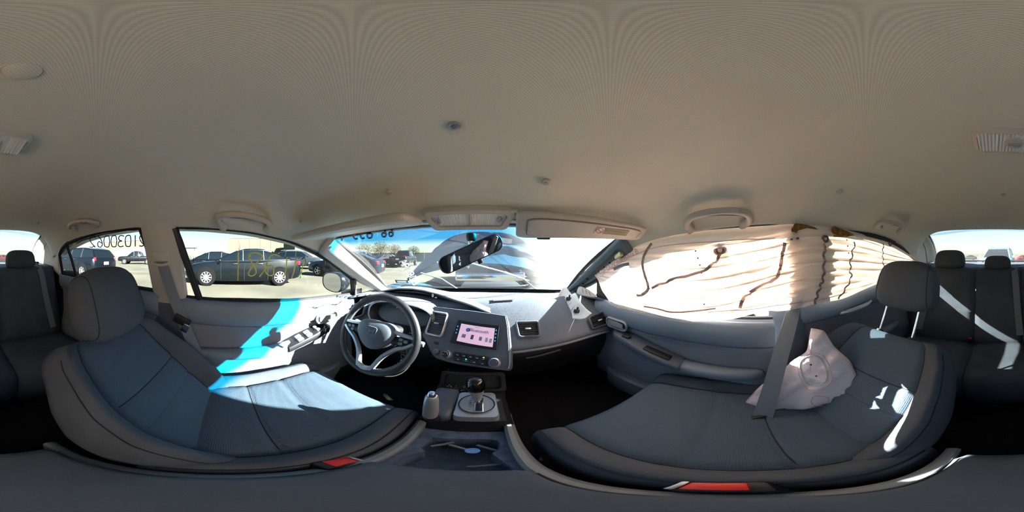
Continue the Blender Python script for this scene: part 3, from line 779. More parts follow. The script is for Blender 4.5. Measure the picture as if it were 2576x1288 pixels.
    hr = pillow(hc, hsz, HU, HN, 36, 22, 3.2, taper=0.06).build('headrest', M_SEAT, root, ang=80)
    for s in (-1, 1):
        sm = []
        x_, e_ = 0.80, 3.2; rho = (1 - x_ ** e_) ** (1 / e_)
        for i in range(40):
            b = math.pi * 2 * i / 40
            yy = math.copysign(abs(math.cos(b)) ** (2 / e_), math.cos(b)) * rho; zz = math.copysign(abs(math.sin(b)) ** (2 / e_), math.sin(b)) * rho
            sm.append(hc + Vector((s * x_ * hsz[0] / 2 * (1 - 0.06 * zz), 0, 0)) + HU * zz * hsz[1] / 2 + HN * yy * hsz[2] / 2)
        MB().tube(sm, 0.0014, 5, closed=True).build('headrest_seam', M_SEAM, hr)
    top = B + U * (H - 0.01) - N * 0.045
    for s in (-1, 1):
        p1 = hc - HU * (hsz[1] * 0.3) + Vector((s * 0.072, 0, 0)); p0 = top + Vector((s * 0.072, 0, 0))
        MB().tube([p0, p1], 0.0065, 10).build('headrest_post', M_CHROME, root)
        MB().lathe([(0.016, -0.004), (0.016, 0.008), (0.011, 0.012)], p0 + U * 0.008, U, 12).build('post_sleeve', M_BLACK, root)
    return root, pt, B, U, N
s1, pt1, B1, U1, N1 = seat('front_seat', 'charcoal fabric front seat facing the steering wheel, headrest low', -0.365, -0.02, 0.575, 0.415, 39, 0.50,
    ((-0.362, -0.343, 1.028), (0.275, 0.232, 0.135)), 20, False, None)
s2, pt2, B2, U2, N2 = seat('front_seat', 'charcoal fabric front passenger seat with raised headrest and sunlit patches', 0.378, -0.165, 0.575, 0.475, 41, 0.455,
    ((0.362, -0.560, 1.060), (0.265, 0.198, 0.125)), 18, True, None)
# ---- rear bench
rb = thing('rear_bench', 'dark rear bench seat with three headrests below the rear window', 'car seat', (0, -0.95, 0.31))
def benchpad(x0, x1, prof, name, m, n=9, bulge=0.012, wide=0):
    rows = []
    for (y, z, ny, nz) in prof:
        r = []
        for i in range(n):
            t = i / (n - 1); k = bulge * (1 - abs(2 * t - 1) ** 6) - bulge
            r.append((lerp(x0, x1, t), y + ny * k, z + nz * k))
        rows.append(r)
    return MB().grid(rows).build(name, m, rb, ang=70, solid=0.01)
bk = [(-1.27, 1.05, 0, 1), (-1.255, 1.082, 0, 1), (-1.225, 1.094, 0.3, 1), (-1.19, 1.083, 0.9, 0.5), (-1.175, 1.05, 1, 0.2), (-1.16, 0.98, 1, 0.2), (-1.14, 0.90, 1, 0.2), (-1.137, 0.89, 0.3, 0.1), (-1.13, 0.88, 1, 0.2), (-1.11, 0.80, 1, 0.2), (-1.105, 0.79, 0.3, 0.1), (-1.10, 0.78, 1, 0.2), (-1.08, 0.70, 1, 0.2), (-1.06, 0.60, 1, 0.2), (-1.06, 0.50, 1, 0)]
benchpad(-0.64, -0.168, bk, 'backrest', M_SEAT); benchpad(-0.164, 0.156, bk, 'backrest', M_SEAT); benchpad(0.160, 0.64, bk, 'backrest', M_SEAT)
cu = [(-1.10, 0.55, 0, 1), (-1.0, 0.555, 0, 1), (-0.9, 0.56, 0, 1), (-0.8, 0.57, 0, 1), (-0.72, 0.578, 0.2, 1), (-0.66, 0.57, 0.6, 0.8), (-0.635, 0.54, 1, 0.2), (-0.635, 0.45, 1, 0), (-0.66, 0.33, 1, 0)]
benchpad(-0.64, -0.168, cu, 'cushion', M_SEAT); benchpad(-0.164, 0.156, cu, 'cushion', M_SEAT); benchpad(0.160, 0.64, cu, 'cushion', M_SEAT)
for x, sz, z in ((-0.362, (0.235, 0.145, 0.10), 1.152), (0.0, (0.195, 0.105, 0.085), 1.128), (0.362, (0.235, 0.145, 0.10), 1.152)):
    pillow((x, -1.215, z), sz, (0, -0.25, 1), (0, 1, 0.25), 28, 16, 3.4, taper=0.07).build('headrest', M_SEAT, rb, ang=80)
    for s in (-1, 1):
        MB().tube([(x + s * 0.055, -1.20, 1.06), (x + s * 0.055, -1.208, 1.11)], 0.006, 8).build('headrest_post', M_CHROME, rb)
        MB().lathe([(0.018, 0), (0.016, 0.008), (0.008, 0.010)], (x + s * 0.055, -1.203, 1.084), (0, -0.1, 1), 10).build('post_sleeve', M_BLACK, rb)
MB().box((0.18, -1.05, 0.575), (0.028, 0.03, 0.05), Matrix.Rotation(R(-20), 3, 'X'), r=0.005).build('buckle', M_BLACK, rb)
MB().box((0.18, -1.038, 0.600), (0.020, 0.012, 0.014), Matrix.Rotation(R(-20), 3, 'X'), r=0.002).build('buckle_button', M_RED, rb)

# ---- belts
def belt(name, label, path, width, normal, extra=None):
    t = thing(name, label, 'seat belt', path[-1])
    MB().ribbon(cr(path, 24), width, 0.003, normal).build('webbing', M_BELT, t)
    return t
b1 = belt('seat_belt', 'grey seat belt hanging on the pale pillar cover with buckle tongue', [(-0.604, -0.262, 1.165), (-0.622, -0.235, 1.06), (-0.640, -0.195, 0.93), (-0.632, -0.13, 0.76), (-0.62, -0.08, 0.60), (-0.61, -0.06, 0.45)], 0.046, (1, 0.25, 0.15))
MB().box((-0.606, -0.262, 1.178), (0.03, 0.085, 0.05), Matrix.Rotation(R(-12), 3, 'Y'), r=0.010).build('upper_guide', M_PILLAR, b1)
MB().tube(cr([(-0.595, -0.295, 1.175), (-0.592, -0.298, 1.15), (-0.592, -0.262, 1.142), (-0.592, -0.226, 1.15), (-0.595, -0.23, 1.175)], 16), 0.006, 8).build('guide_loop', M_BEIGE, b1)
gb = MB(); gb.box((-0.601, -0.262, 1.235), (0.012, 0.07, 0.03), Matrix.Rotation(R(-18), 3, 'Y'), r=0.004); gb.build('height_adjuster', M_PILLAR, b1)
tg = MB().box((-0.622, -0.178, 0.895), (0.014, 0.075, 0.042), Matrix.Rotation(R(-25), 3, 'X'), r=0.006).build('buckle_tongue', M_BLACK, b1)
MB().box((-0.615, -0.162, 0.862), (0.004, 0.028, 0.04), Matrix.Rotation(R(-25), 3, 'X'), r=0.0015).build('metal_blade', M_CHROME, tg)
b2 = belt('seat_belt', 'dark grey seat belt strap crossing in front of the white side airbag', [(0.605, -0.225, 1.05), (0.590, -0.20, 0.975), (0.510, -0.128, 0.825), (0.455, -0.085, 0.69), (0.425, -0.064, 0.605), (0.42, -0.06, 0.585)], 0.050, (-1, 0.25, 0.4))
MB().box((0.42, -0.058, 0.592), (0.05, 0.012, 0.012), Matrix.Rotation(R(-75), 3, 'Z'), r=0.003).build('strap_end', M_BLACK, b2)
b3 = belt('seat_belt', 'rear seat belt strap over the left end of the bench', [(-0.50, -1.30, 1.115), (-0.50, -1.245, 1.108), (-0.515, -1.165, 1.055), (-0.535, -1.11, 0.85), (-0.56, -1.045, 0.62)], 0.046, (0.1, 1, 0.25))
MB().box((-0.50, -1.30, 1.122), (0.10, 0.06, 0.022), r=0.008).build('belt_guide', M_BLACK, b3)
b4 = belt('seat_belt', 'rear seat belt strap over the middle of the bench', [(-0.125, -1.29, 1.105), (-0.12, -1.24, 1.104), (-0.122, -1.165, 1.05), (-0.13, -1.11, 0.85), (-0.14, -1.045, 0.62)], 0.046, (0.1, 1, 0.25))
MB().tube(cr([(-0.165, -1.25, 1.108), (-0.165, -1.22, 1.112), (-0.085, -1.22, 1.112), (-0.085, -1.25, 1.108)], 12), 0.005, 8).build('belt_guide', M_CHROME, b4)
b5 = belt('seat_belt', 'rear seat belt strap behind the raised passenger headrest', [(0.50, -1.30, 1.115), (0.50, -1.245, 1.108), (0.505, -1.165, 1.055), (0.52, -1.11, 0.85), (0.545, -1.045, 0.62)], 0.046, (-0.1, 1, 0.25))
# buckles between the seats and the armrest
def buckle(c, rot, lab):
    t = thing('belt_buckle', lab, 'buckle', (c[0], c[1], c[2] - 0.06), 'front belt buckles')
    MB().box(c, (0.036, 0.055, 0.10), rot, r=0.007).build('buckle_body', M_BLACK, t)
    MB().box(Vector(c) + rot @ Vector((0, 0.004, 0.048)), (0.026, 0.036, 0.010), rot, r=0.003).build('press_button', M_RED, t)
    MB().box(Vector(c) + rot @ Vector((0, 0.026, 0.050)), (0.030, 0.006, 0.006), rot, r=0.002).build('slot_rim', M_SILVER, t)
buckle((-0.098, 0.105, 0.555), Matrix.Rotation(R(-12), 3, 'X') @ Matrix.Rotation(R(-8), 3, 'Y'), 'red buttoned belt buckle beside the left seat cushion')
buckle((0.1165, 0.0, 0.572), Matrix.Rotation(R(-8), 3, 'X') @ Matrix.Rotation(R(6), 3, 'Y'), 'red buttoned belt buckle beside the passenger seat cushion')
# ================================================================== dashboard
dash = thing('dashboard', 'dusty grey dashboard with angled centre stack and air vents', 'dashboard', (0, 0.9, 0.5))
def ywb(x): return interp([(-0.66, 1.0), (-0.625, 1.03), (-0.34, 1.19), (0, 1.245), (0.34, 1.19), (0.625, 1.03), (0.66, 1.0)], x)
PR = [(None, 0.905), (0.97, 0.928), (0.88, 0.936), (0.83, 0.932), (0.77, 0.902), (0.70, 0.852), (0.645, 0.805), (0.620, 0.780), (0.618, 0.762), (0.640, 0.748), (0.668, 0.735)]
PC = [(None, 0.905), (1.0, 0.930), (0.90, 0.938), (0.85, 0.930), (0.80, 0.902), (0.74, 0.86), (0.69, 0.81), (0.66, 0.785), (0.65, 0.765), (0.66, 0.750), (0.67, 0.735)]
PL = [(None, 0.905), (1.02, 0.928), (0.93, 0.932), (0.87, 0.930), (0.83, 0.918), (0.78, 0.885), (0.755, 0.85), (0.735, 0.80), (0.722, 0.765), (0.722, 0.750), (0.73, 0.735)]
def prof_at(x):
    if x > 0.12: return PR
    if x > -0.10:
        t = (0.12 - x) / 0.22; return [((None if a is None else lerp(a, c, t)), lerp(b, d, t)) for (a, b), (c, d) in zip(PR, PC)]
    t = min(1, (-0.10 - x) / 0.10); return [((None if a is None else lerp(a, c, t)), lerp(b, d, t)) for (a, b), (c, d) in zip(PC, PL)]
xsn = [-0.67 + 1.34 * i / 56 for i in range(57)]
rows = []
for x in xsn:
    p = prof_at(x); sag = 0.02 * max(0, (abs(x) - 0.5) / 0.17) ** 2
    rows.append(cr([(x, (ywb(x) if y is None else min(y - sag, ywb(x) - 0.02 * (11 - k) * 0.3)), z) for k, (y, z) in enumerate(p)], 34))
MB().grid(rows).build('dash_body', M_DASH, dash, ang=60)
MB().tube([Vector((x, 0.617 - 0.02 * max(0, (abs(x) - 0.5) / 0.17) ** 2, 0.757)) for x in [0.14 + 0.5 * i / 20 for i in range(21)]], 0.007, 8).build('lower_trim_strip', M_DASH2, dash)
# lower part: glovebox side and knee side
gl = MB(); gl.grid([[(x, 0.668, 0.738), (x, 0.655, 0.72), (x, 0.66, 0.64), (x, 0.69, 0.55), (x, 0.76, 0.48), (x, 0.95, 0.44)] for x in (0.13, 0.2, 0.35, 0.5, 0.62, 0.67)])
gbx = gl.build('glovebox_lid', M_BLACK, dash)
MB().tube(cr([(0.22, 0.652, 0.690), (0.26, 0.640, 0.700), (0.34, 0.640, 0.708), (0.38, 0.652, 0.702)], 12), 0.005, 6).build('glovebox_latch', M_DASH, gbx)
kl = MB(); kl.grid([[(x, 0.73, 0.738), (x, 0.705, 0.715), (x, 0.70, 0.64), (x, 0.73, 0.55), (x, 0.80, 0.48), (x, 0.98, 0.44)] for x in (-0.67, -0.5, -0.3, -0.18, -0.125)])
kl.build('knee_panel', M_BLACK, dash)
# sun catching paper lying on the dash top, dust
# --- centre stack plane, turned to the driver
SN = Matrix.Rotation(R(-20), 3, 'Z') @ Vector((0, -0.76, 0.65)); SN.normalize(); SP = Vector((0.015, 0.62, 0.855))
SXA = Vector((math.cos(R(-20)), math.sin(R(-20)), 0)); SYA = SN.cross(SXA)
def onplane(px, py, P0=SP, n=SN):
    d = ray(px, py); return CAM + d * ((P0 - CAM).dot(n) / d.dot(n))
def plane_plate(pts, d0, d1, name, m, par, bev=0.0, ang=40):
    P = [onplane(*p) for p in pts]
    c = sum(P, Vector()) / len(P)
    rg = [[p + SN * d0 for p in P], [p + SN * (d1 - bev) for p in P]]
    if bev: rg.append([p + SN * d1 + (c - p).normalized() * bev for p in P])
    else: rg[1] = [p + SN * d1 for p in P]
    return MB().loft(rg).build(name, m, par, ang=ang)
st = plane_plate([(1093, 770), (1135, 775), (1190, 781), (1240, 788), (1272, 793), (1277, 820), (1281, 868), (1281, 915), (1279, 926), (1272, 932), (1200, 923), (1123, 910), (1096, 901), (1087, 893), (1079, 878), (1070, 858), (1061, 842), (1075, 812)], -0.10, -0.002, 'centre_stack_panel', M_DASH, dash, 0.003)
def vent(par, corners, plane, nsl, name='air_vent', frame=M_SILVER, vert=False, th=0.010):
    """framed vent: frame ring, dark box, slats"""
    P = [Vector(c) for c in corners]; n = Vector(plane).normalized(); c = sum(P, Vector()) / 4
    outer = []; 
    def sub(k, d): 
        r = []
        for i in range(4):
            a, b = P[i], P[(i + 1) % 4]
            for t in (0.08, 0.5, 0.92): r.append(c + (a.lerp(b, t) - c) * k + n * d)
        return r
    v = MB().loft([sub(1.12, -0.012), sub(1.12, th), sub(1.04, th + 0.003), sub(0.97, th), sub(0.96, -0.03)], caps=False).build(name, frame, par, ang=50)
    bx_ = MB(); bx_.add(sub(0.97, -0.028), [tuple(range(12))]); bx_.build('vent_backing', mat('vent_dark', '#08090a', 0.9), v)
    for i in range(nsl):
        t = (i + 0.5) / nsl
        a = P[0].lerp(P[3], t); b = P[1].lerp(P[2], t); a, b = a.lerp(b, 0.03), b.lerp(a, 0.03)
        up = (P[0] - P[3]).normalized()
        rg = [[q - n * 0.016 - up * 0.001, q + n * 0.004 - up * 0.003, q + n * 0.005 - up * 0.001, q - n * 0.016 + up * 0.001] for q in (a, b)]
        MB().loft(rg).build('slat', M_BLACK, v)
    mid = P[0].lerp(P[2], 0.5); wv = (P[1] - P[0]).normalized(); uv_ = (P[0] - P[3]).normalized()
    MB().box(mid + n * 0.008, (0.026, 0.008, 0.008), frame_rot(wv, uv_), r=0.003).build('slat_tab', M_SILVER, v)
    return v
vent(st, [onplane(1091, 786), onplane(1127, 792), onplane(1111, 846), onplane(1073, 838)], SN, 10)
hz = thing('car_stereo', 'touchscreen car stereo showing a pink wireless pairing page', 'car stereo', SP - SN * 0.02)
plane_plate([(1154, 806), (1257, 820), (1250, 880), (1133, 861)], -0.02, 0.006, 'stereo_bezel', M_BLACK, hz, 0.002)
plane_plate([(1162, 815), (1246, 827), (1240, 874), (1150, 858)], 0.006, 0.0068, 'screen', mat('pink_screen', '#c3a3b8', 0.3, emit='#c8a6be', estr=0.42), hz)
def stk_text(s, px, py, size, m, par, d=0.0085):
    return text('lettering', s, onplane(px, py) + SN * d, SXA, SYA, size, m, par, 0.0002)
M_TXT = mat('screen_ink', '#2c3a66', 0.5)
M_TXL = mat('screen_pale_ink', '#8d86b5', 0.5)
stk_text('Bluetooth', 1206, 834.5, 0.0195, M_TXT, hz)
stk_text('Built-in', 1203, 825.5, 0.007, M_TXL, hz)
# pairing badge
bc = onplane(1179, 831) + SN * 0.0072
MB().lathe([(0.0088, 0), (0.0088, 0.0006)], bc, SN, 18).build('round_badge', mat('blue_ink', '#4f7fc4', 0.5), hz)
z_ = [(-0.35, 0.45), (0.35, -0.4), (0, -0.95), (0, 0.95), (0.35, 0.4), (-0.35, -0.45)]
MB().tube([bc + SN * 0.001 + (SXA * a + SYA * b) * 0.006 for a, b in z_], 0.0006, 4).build('badge_rune', M_WHITE, hz)
for px, py, w, h, mm in ((1168, 846, 0.016, 0.016, '#ab97bd'), (1189, 849, 0.011, 0.020, '#5a5478'), (1210, 853, 0.011, 0.017, '#a58fb6'), (1225, 856, 0.010, 0.018, '#d8cadf'), (1235, 858, 0.010, 0.018, '#d8cadf')):
    MB().box(onplane(px, py) + SN * 0.0072, (w, h, 0.0005), frame_rot(SXA, SYA), r=0.0002).build('screen_picture', mat('screen_pic_' + mm, mm, 0.5), hz)
for i, (px, py) in enumerate([(1153, 822), (1151, 830), (1149, 838), (1249, 832), (1248, 841), (1247, 850), (1246, 858)]):
    MB().box(onplane(px, py) + SN * 0.0065, (0.004, 0.006, 0.002), frame_rot(SXA, SYA), r=0.0008).build('side_key', mat('blue_key', '#3f8fd8', 0.4, emit='#3f8fd8', estr=0.6), hz)
def knob(px, py, r, par, face, name):
    c = onplane(px, py)
    k = MB().lathe([(r * 1.08, -0.002), (r * 1.06, 0.004), (r, 0.010), (r * 0.96, 0.017), (r * 0.86, 0.019), (r * 0.82, 0.0175), (0.001, 0.0175)], c, SN, 28).build(name, M_SILVER, par)
    MB().lathe([(r * 0.80, 0), (r * 0.78, 0.0012)], c + SN * 0.0175, SN, 24).build('knob_face', face, k)
    for i in range(12):
        a = 2 * math.pi * i / 12
        MB().box(c + (SXA * math.cos(a) + SYA * math.sin(a)) * r * 1.0 + SN * 0.010, (0.002, 0.002, 0.010), frame_rot(SXA, SYA)).build('grip_rib', M_SILVER, k)
    return k
k1 = knob(1125, 892, 0.0185, st, M_BLACK, 'fan_knob'); k2 = knob(1245, 913, 0.0185, st, mat('knob_grey', '#4a5262', 0.5), 'temperature_knob')
c = onplane(1125, 892) + SN * 0.0192
MB().tube([c + (SXA * math.cos(R(a)) + SYA * math.sin(R(a))) * 0.010 for a in range(140, -20, -16)], 0.0011, 5).build('dial_mark', M_WHITE, k1)
MB().tube([c - SXA * 0.010 - SYA * 0.004, c - SXA * 0.005 - SYA * 0.004], 0.0009, 5).build('dial_mark', M_WHITE, k1)
c = onplane(1245, 913) + SN * 0.0192
MB().tube([c + (SXA * math.cos(R(a)) + SYA * math.sin(R(a))) * 0.011 for a in range(200, 110, -15)], 0.0008, 5).build('cold_mark', mat('blue_mark', '#4a62c8', 0.5), k2)
MB().tube([c + (SXA * math.cos(R(a)) + SYA * math.sin(R(a))) * 0.011 for a in range(70, -20, -15)], 0.0008, 5).build('hot_mark', mat('red_mark', '#c86a6a', 0.5), k2)
cp = plane_plate([(1144, 884), (1227, 897), (1225, 922), (1142, 907)], -0.003, 0.003, 'climate_button_panel', M_BLACK, st, 0.001)
for r_ in range(2):
    n_ = 5 if r_ == 0 else 4
    for i in range(n_):
        u = (i + 0.5) / n_; v = 0.26 if r_ == 0 else 0.76
        x = lerp(lerp(1144.5, 1226.5, u), lerp(1143, 1224.5, u), v); y = lerp(lerp(885, 897.5, u), lerp(906.5, 921.5, u), v)
        bt = MB().box(onplane(x, y) + SN * 0.004, (0.0225 if n_ == 5 else 0.029, 0.0155, 0.004), frame_rot(SXA, SYA), r=0.001).build('climate_button', M_BLACK, cp)
        MB().box(onplane(x, y + 1.5) + SN * 0.0062, (0.008, 0.0032, 0.0006), frame_rot(SXA, SYA), r=0.0002).build('button_symbol', M_SILVER, bt)
        if (r_, i) in ((0, 4), (1, 1)):
            cc = '#ff9a30' if r_ == 0 else '#35e070'
            MB().box(onplane(x, y - 2.6) + SN * 0.0062, (0.005, 0.0028, 0.0008), frame_rot(SXA, SYA), r=0.0003).build('indicator_lamp', mat('lamp_' + cc[1:], cc, 0.4, emit=cc, estr=3), bt)
hzb = MB().lathe([(0.0125, -0.002), (0.0125, 0.004), (0.010, 0.0055), (0.001, 0.0052)], onplane(1097, 884), SN, 20).build('hazard_button', M_DASH2, st)
c = onplane(1097, 885) + SN * 0.006
MB().tube([c + SYA * 0.006, c - SYA * 0.004 + SXA * 0.006, c - SYA * 0.004 - SXA * 0.006], 0.0006, 4, closed=True).build('hazard_triangle', M_RED, hzb)
MB().box(onplane(1097, 863) + SN * 0.001, (0.020, 0.011, 0.004), frame_rot(SXA, SYA), r=0.001).build('blank_switch', M_BLACK, st)
MB().tube([onplane(1093, 770) + SN * -0.004, onplane(1085, 790) + SN * -0.004, onplane(1073, 815) + SN * -0.004, onplane(1062, 840) + SN * -0.004], 0.003, 6).build('panel_gap', M_BLACK, st)
MB().tube([onplane(x, y) for x, y in ((1273, 794), (1278, 820), (1282, 868), (1282, 915), (1279, 927))], 0.0022, 6).build('panel_edge_strip', M_SILVER, st)
# --- right hand vents
vn = Vector((0, -0.66, 0.75)).normalized(); VP = Vector((0.23, 0.685, 0.842))
def onv(px, py): return onplane(px, py, VP + vn * 0.004, vn)
vent(dash, [onv(1299, 812), onv(1352, 811), onv(1357, 845), onv(1307, 848)], vn, 7, frame=M_DASH2)
VP = Vector((0.56, 0.64, 0.82)); vn2 = Vector((-0.2, -0.70, 0.70)).normalized()
def onv2(px, py): return onplane(px, py, VP, vn2)
vent(dash, [onv2(1482, 800), onv2(1520, 785), onv2(1535, 812), onv2(1492, 828)], vn2, 6, frame=M_DASH)
# --- left vent beside the cluster
vnl = Vector((0.25, -0.93, 0.25)).normalized(); VPl = Vector((-0.605, 0.70, 0.852))
def onvl(px, py): return onplane(px, py, VPl, vnl)
vent(dash, [onvl(892, 766), onvl(921, 760), onvl(912, 792), onvl(887, 800)], vnl, 7, frame=M_DASH2)
# --- display hood with the digital speed readout
hood_rows = []; HX = [-0.62 + 0.70 * i / 40 for i in range(41)]
def hz_(x): return interp([(-0.62, 0.934), (-0.55, 0.955), (-0.46, 0.978), (-0.36, 0.988), (-0.28, 0.985), (-0.18, 0.970), (-0.10, 0.955), (0.0, 0.938), (0.08, 0.915)], x)
def hy(x): return interp([(-0.62, 0.93), (-0.5, 0.895), (-0.36, 0.875), (-0.2, 0.855), (-0.05, 0.80), (0.08, 0.725)], x)
hb = []
for x in HX:
    z, y = hz_(x), hy(x)
    hb.append(cr([(x, min(1.12, ywb(x) - 0.06), 0.925), (x, y + 0.13, lerp(0.93, z, 0.75)), (x, y + 0.05, z - 0.001), (x, y + 0.008, z), (x, y, z - 0.004), (x, y + 0.004, z - 0.010)], 14))
hdp = MB().grid(hb).build('display_hood', M_DASH2, dash, ang=60)
fr2 = []
for x in HX:
    z, y = hz_(x), hy(x)
    fr2.append([(x, y + 0.004, z - 0.010), (x, y + 0.05, z - 0.014), (x, y + 0.045, lerp(z, 0.915, 0.7)), (x, y + 0.02, 0.915), (x, y - 0.04, 0.905), (x, y - 0.10, 0.885)])
MB().grid(fr2).build('hood_face', mat('blue_black_face', '#39404a', 0.5, bump=0.2), hdp, ang=60)
dm = mat('display_black', '#15161c', 0.25)
MB().grid([[(x, hy(x) + 0.036, hz_(x) - 0.014), (x, hy(x) + 0.030, lerp(hz_(x), 0.915, 0.62))] for x in HX[4:31]]).build('speed_display', dm, hdp, solid=0.004)
M_DIG = mat('lit_digit', '#c8ccd4', 0.5, emit='#c8ccd4', estr=0.5)
text('lettering', '0', (-0.235, hy(-0.235) + 0.024, hz_(-0.235) - 0.028), (0.96, -0.16, 0), (0, 0.1, 1), 0.026, M_DIG, hdp, 0.0004)
text('lettering', 'mph', (-0.216, hy(-0.216) + 0.024, hz_(-0.216) - 0.034), (0.96, -0.16, 0), (0, 0.1, 1), 0.008, M_DIG, hdp, 0.0004)
# --- tachometer binnacle behind the wheel
bn = thing('instrument_cluster', 'dark oval tachometer pod behind the steering wheel', 'gauge cluster', (-0.36, 0.74, 0.80))
def oval(cy_, cz, a, b, e=2.6, n=36, tilt=0.25, c=-0.36):
    out = []
    for k in range(n):
        t = 2 * math.pi * k / n
        x = math.copysign(abs(math.cos(t)) ** (2 / e), math.cos(t)) * a; z = math.copysign(abs(math.sin(t)) ** (2 / e), math.sin(t)) * b
        out.append((c + x, cy_ + z * tilt, cz + z))
    return out
MB().loft([oval(0.80, 0.862, 0.20, 0.082), oval(0.745, 0.862, 0.20, 0.082), oval(0.705, 0.864, 0.190, 0.078), oval(0.70, 0.864, 0.176, 0.070)], caps=False).build('pod_surround', M_DASH2, bn, ang=50)
MB().loft([oval(0.70, 0.864, 0.176, 0.070), oval(0.725, 0.862, 0.160, 0.060), oval(0.785, 0.860, 0.150, 0.055)], caps=False).build('pod_lining', M_BLACK, bn, ang=50)
MB().add(oval(0.782, 0.860, 0.152, 0.056), [tuple(range(36))]).build('gauge_face', mat('gauge_black', '#1d1a1c', 0.35), bn)
MB().tube([(-0.36 + 0.062 * math.cos(R(a)), 0.772 + 0.052 * math.sin(R(a)) * 0.25, 0.852 + 0.052 * math.sin(R(a))) for a in range(-30, 211, 12)], 0.0022, 6).build('gauge_ring', M_SILVER, bn)
MB().tube([(-0.36 + 0.046 * math.cos(R(a)), 0.772 + 0.04 * math.sin(R(a)) * 0.25, 0.852 + 0.040 * math.sin(R(a))) for a in range(-30, 211, 12)], 0.0012, 6).build('gauge_ring', M_DASH2, bn)
for x, z, cc in ((-0.345, 0.873, '#ff3020'), (-0.353, 0.865, '#30e060'), (-0.40, 0.842, '#ff3020'), (-0.31, 0.862, '#e8e8e8')):
    MB().box((x, 0.768, z), (0.008, 0.002, 0.004), r=0.0005).build('warning_lamp', mat('warn_' + cc[1:], cc, 0.5, emit=cc, estr=0.8), bn)

# ================================================================== steering wheel
SW = Vector((-0.36, 0.524, 0.836)); TA = R(25)
sx_, su, sn_ = Vector((1, 0, 0)), Vector((0, math.sin(TA), math.cos(TA))), Vector((0, -math.cos(TA), math.sin(TA)))
wt = thing('steering_wheel', 'leather rimmed three spoke steering wheel with silver spokes', 'steering wheel', SW - sn_ * 0.05)
def wl_(x, u, n=0.0): return SW + sx_ * x + su * u + sn_ * n
RM = 0.174
rim_rings = []
for k in range(64):
    a = 2 * math.pi * k / 64; rad = sx_ * math.cos(a) + su * math.sin(a)
    rim_rings.append([SW + rad * (RM + 0.0175 * math.cos(b)) + sn_ * (0.0145 * math.sin(b)) for b in [2 * math.pi * j / 12 for j in range(12)]])
rim_rings.append(rim_rings[0])
rim = MB().loft(rim_rings, caps=False).build('rim', M_LEATHER, wt, ang=80)
stt = MB()
for k in range(150):
    a = 2 * math.pi * k / 150; rad = sx_ * math.cos(a) + su * math.sin(a); tg_ = su * math.cos(a) - sx_ * math.sin(a)
    stt.box(SW + rad * (RM - 0.0165) + sn_ * 0.004, (0.0012, 0.0045, 0.008), frame_rot(tg_, rad))
o = stt.build('rim_stitching', mat('grey_thread', '#8a9096', 0.8), rim); o['kind'] = 'stuff'
def padring(k, n):
    out = []
    for t in range(40):
        a = 2 * math.pi * t / 40; r = 0.078 * (1 + 0.10 * math.cos(3 * (a + math.pi / 2)) + 0.07 * math.cos(2 * a)) * k
        out.append(wl_(r * math.cos(a) * 1.05, r * math.sin(a) * 0.90 + 0.006, n))
    return out
pad = MB().loft([padring(0.98, -0.035), padring(1.0, 0.005), padring(0.98, 0.018), padring(0.90, 0.028), padring(0.75, 0.034), padring(0.5, 0.038), padring(0.2, 0.040), padring(0.01, 0.040)]).build('airbag_cover', M_DASH, wt, ang=60)
# raised emblem: rounded frame with an H inside
eo = rrect(0.046, 0.036, 0.009, 5)
def em(p, n): return wl_(p[0] * (1 + p[1] * 6), p[1] + 0.016, n)
MB().tube([em(p, 0.0395) for p in eo], 0.0016, 6, closed=True).build('emblem_frame', M_DASH2, pad)
for pts in ([(-0.0165, 0.0135), (-0.010, 0.0), (-0.0135, -0.0130)], [(0.0165, 0.0135), (0.010, 0.0), (0.0135, -0.0130)], [(-0.010, -0.001), (0.010, -0.001)]):
    MB().tube([em(p, 0.0400) for p in cr(pts, 6)], 0.0021, 6).build('emblem_letter', M_DASH2, pad)
def spoke(pts, wd, nm, m, n0=0.0, n1=0.014):
    c = cr([Vector((x, y, 0)) for x, y in pts], 12); rg = []
    for i in range(12):
        t = (c[min(i + 1, 11)] - c[max(i - 1, 0)]).normalized(); w = Vector((-t.y, t.x, 0)) * (interp(list(zip([k / (len(wd) - 1) for k in range(len(wd))], wd)), i / 11))
        a, b = c[i] - w, c[i] + w
        rg.append([wl_(a.x, a.y, n0), wl_(a.x * 0.5 + c[i].x * 0.5, a.y * 0.5 + c[i].y * 0.5, n1), wl_(b.x * 0.5 + c[i].x * 0.5, b.y * 0.5 + c[i].y * 0.5, n1), wl_(b.x, b.y, n0), wl_(c[i].x, c[i].y, n0 - 0.012)])
    return MB().loft(rg).build(nm, m, wt, ang=60)
for s in (-1, 1):
    spoke([(s * 0.165, 0.022), (s * 0.12, 0.026), (s * 0.07, 0.035)], [0.010, 0.009, 0.009], 'spoke', M_SILVER)
    spoke([(s * 0.168, 0.0), (s * 0.135, -0.022), (s * 0.095, -0.045), (s * 0.055, -0.09), (s * 0.028, -0.160)], [0.010, 0.0085, 0.010, 0.011, 0.012], 'spoke', M_SILVER)
    bz = spoke([(s * 0.155, 0.006), (s * 0.115, 0.0), (s * 0.075, -0.004)], [0.016, 0.018, 0.018], 'button_pod', M_BLACK, -0.004, 0.010)
    for x, u in ((0.138, 0.004), (0.118, 0.008), (0.118, -0.008)):
        MB().box(wl_(s * x, u, 0.012), (0.016, 0.012, 0.005), frame_rot(sx_, su), r=0.002).build('thumb_button', M_DASH2, bz)
spoke([(-0.03, -0.155), (0.0, -0.163), (0.03, -0.155)], [0.013, 0.012, 0.013], 'spoke', M_SILVER)
MB().lathe([(0.06, -0.10), (0.062, -0.05), (0.05, -0.03)], SW, sn_, 20).build('hub', M_BLACK, wt)
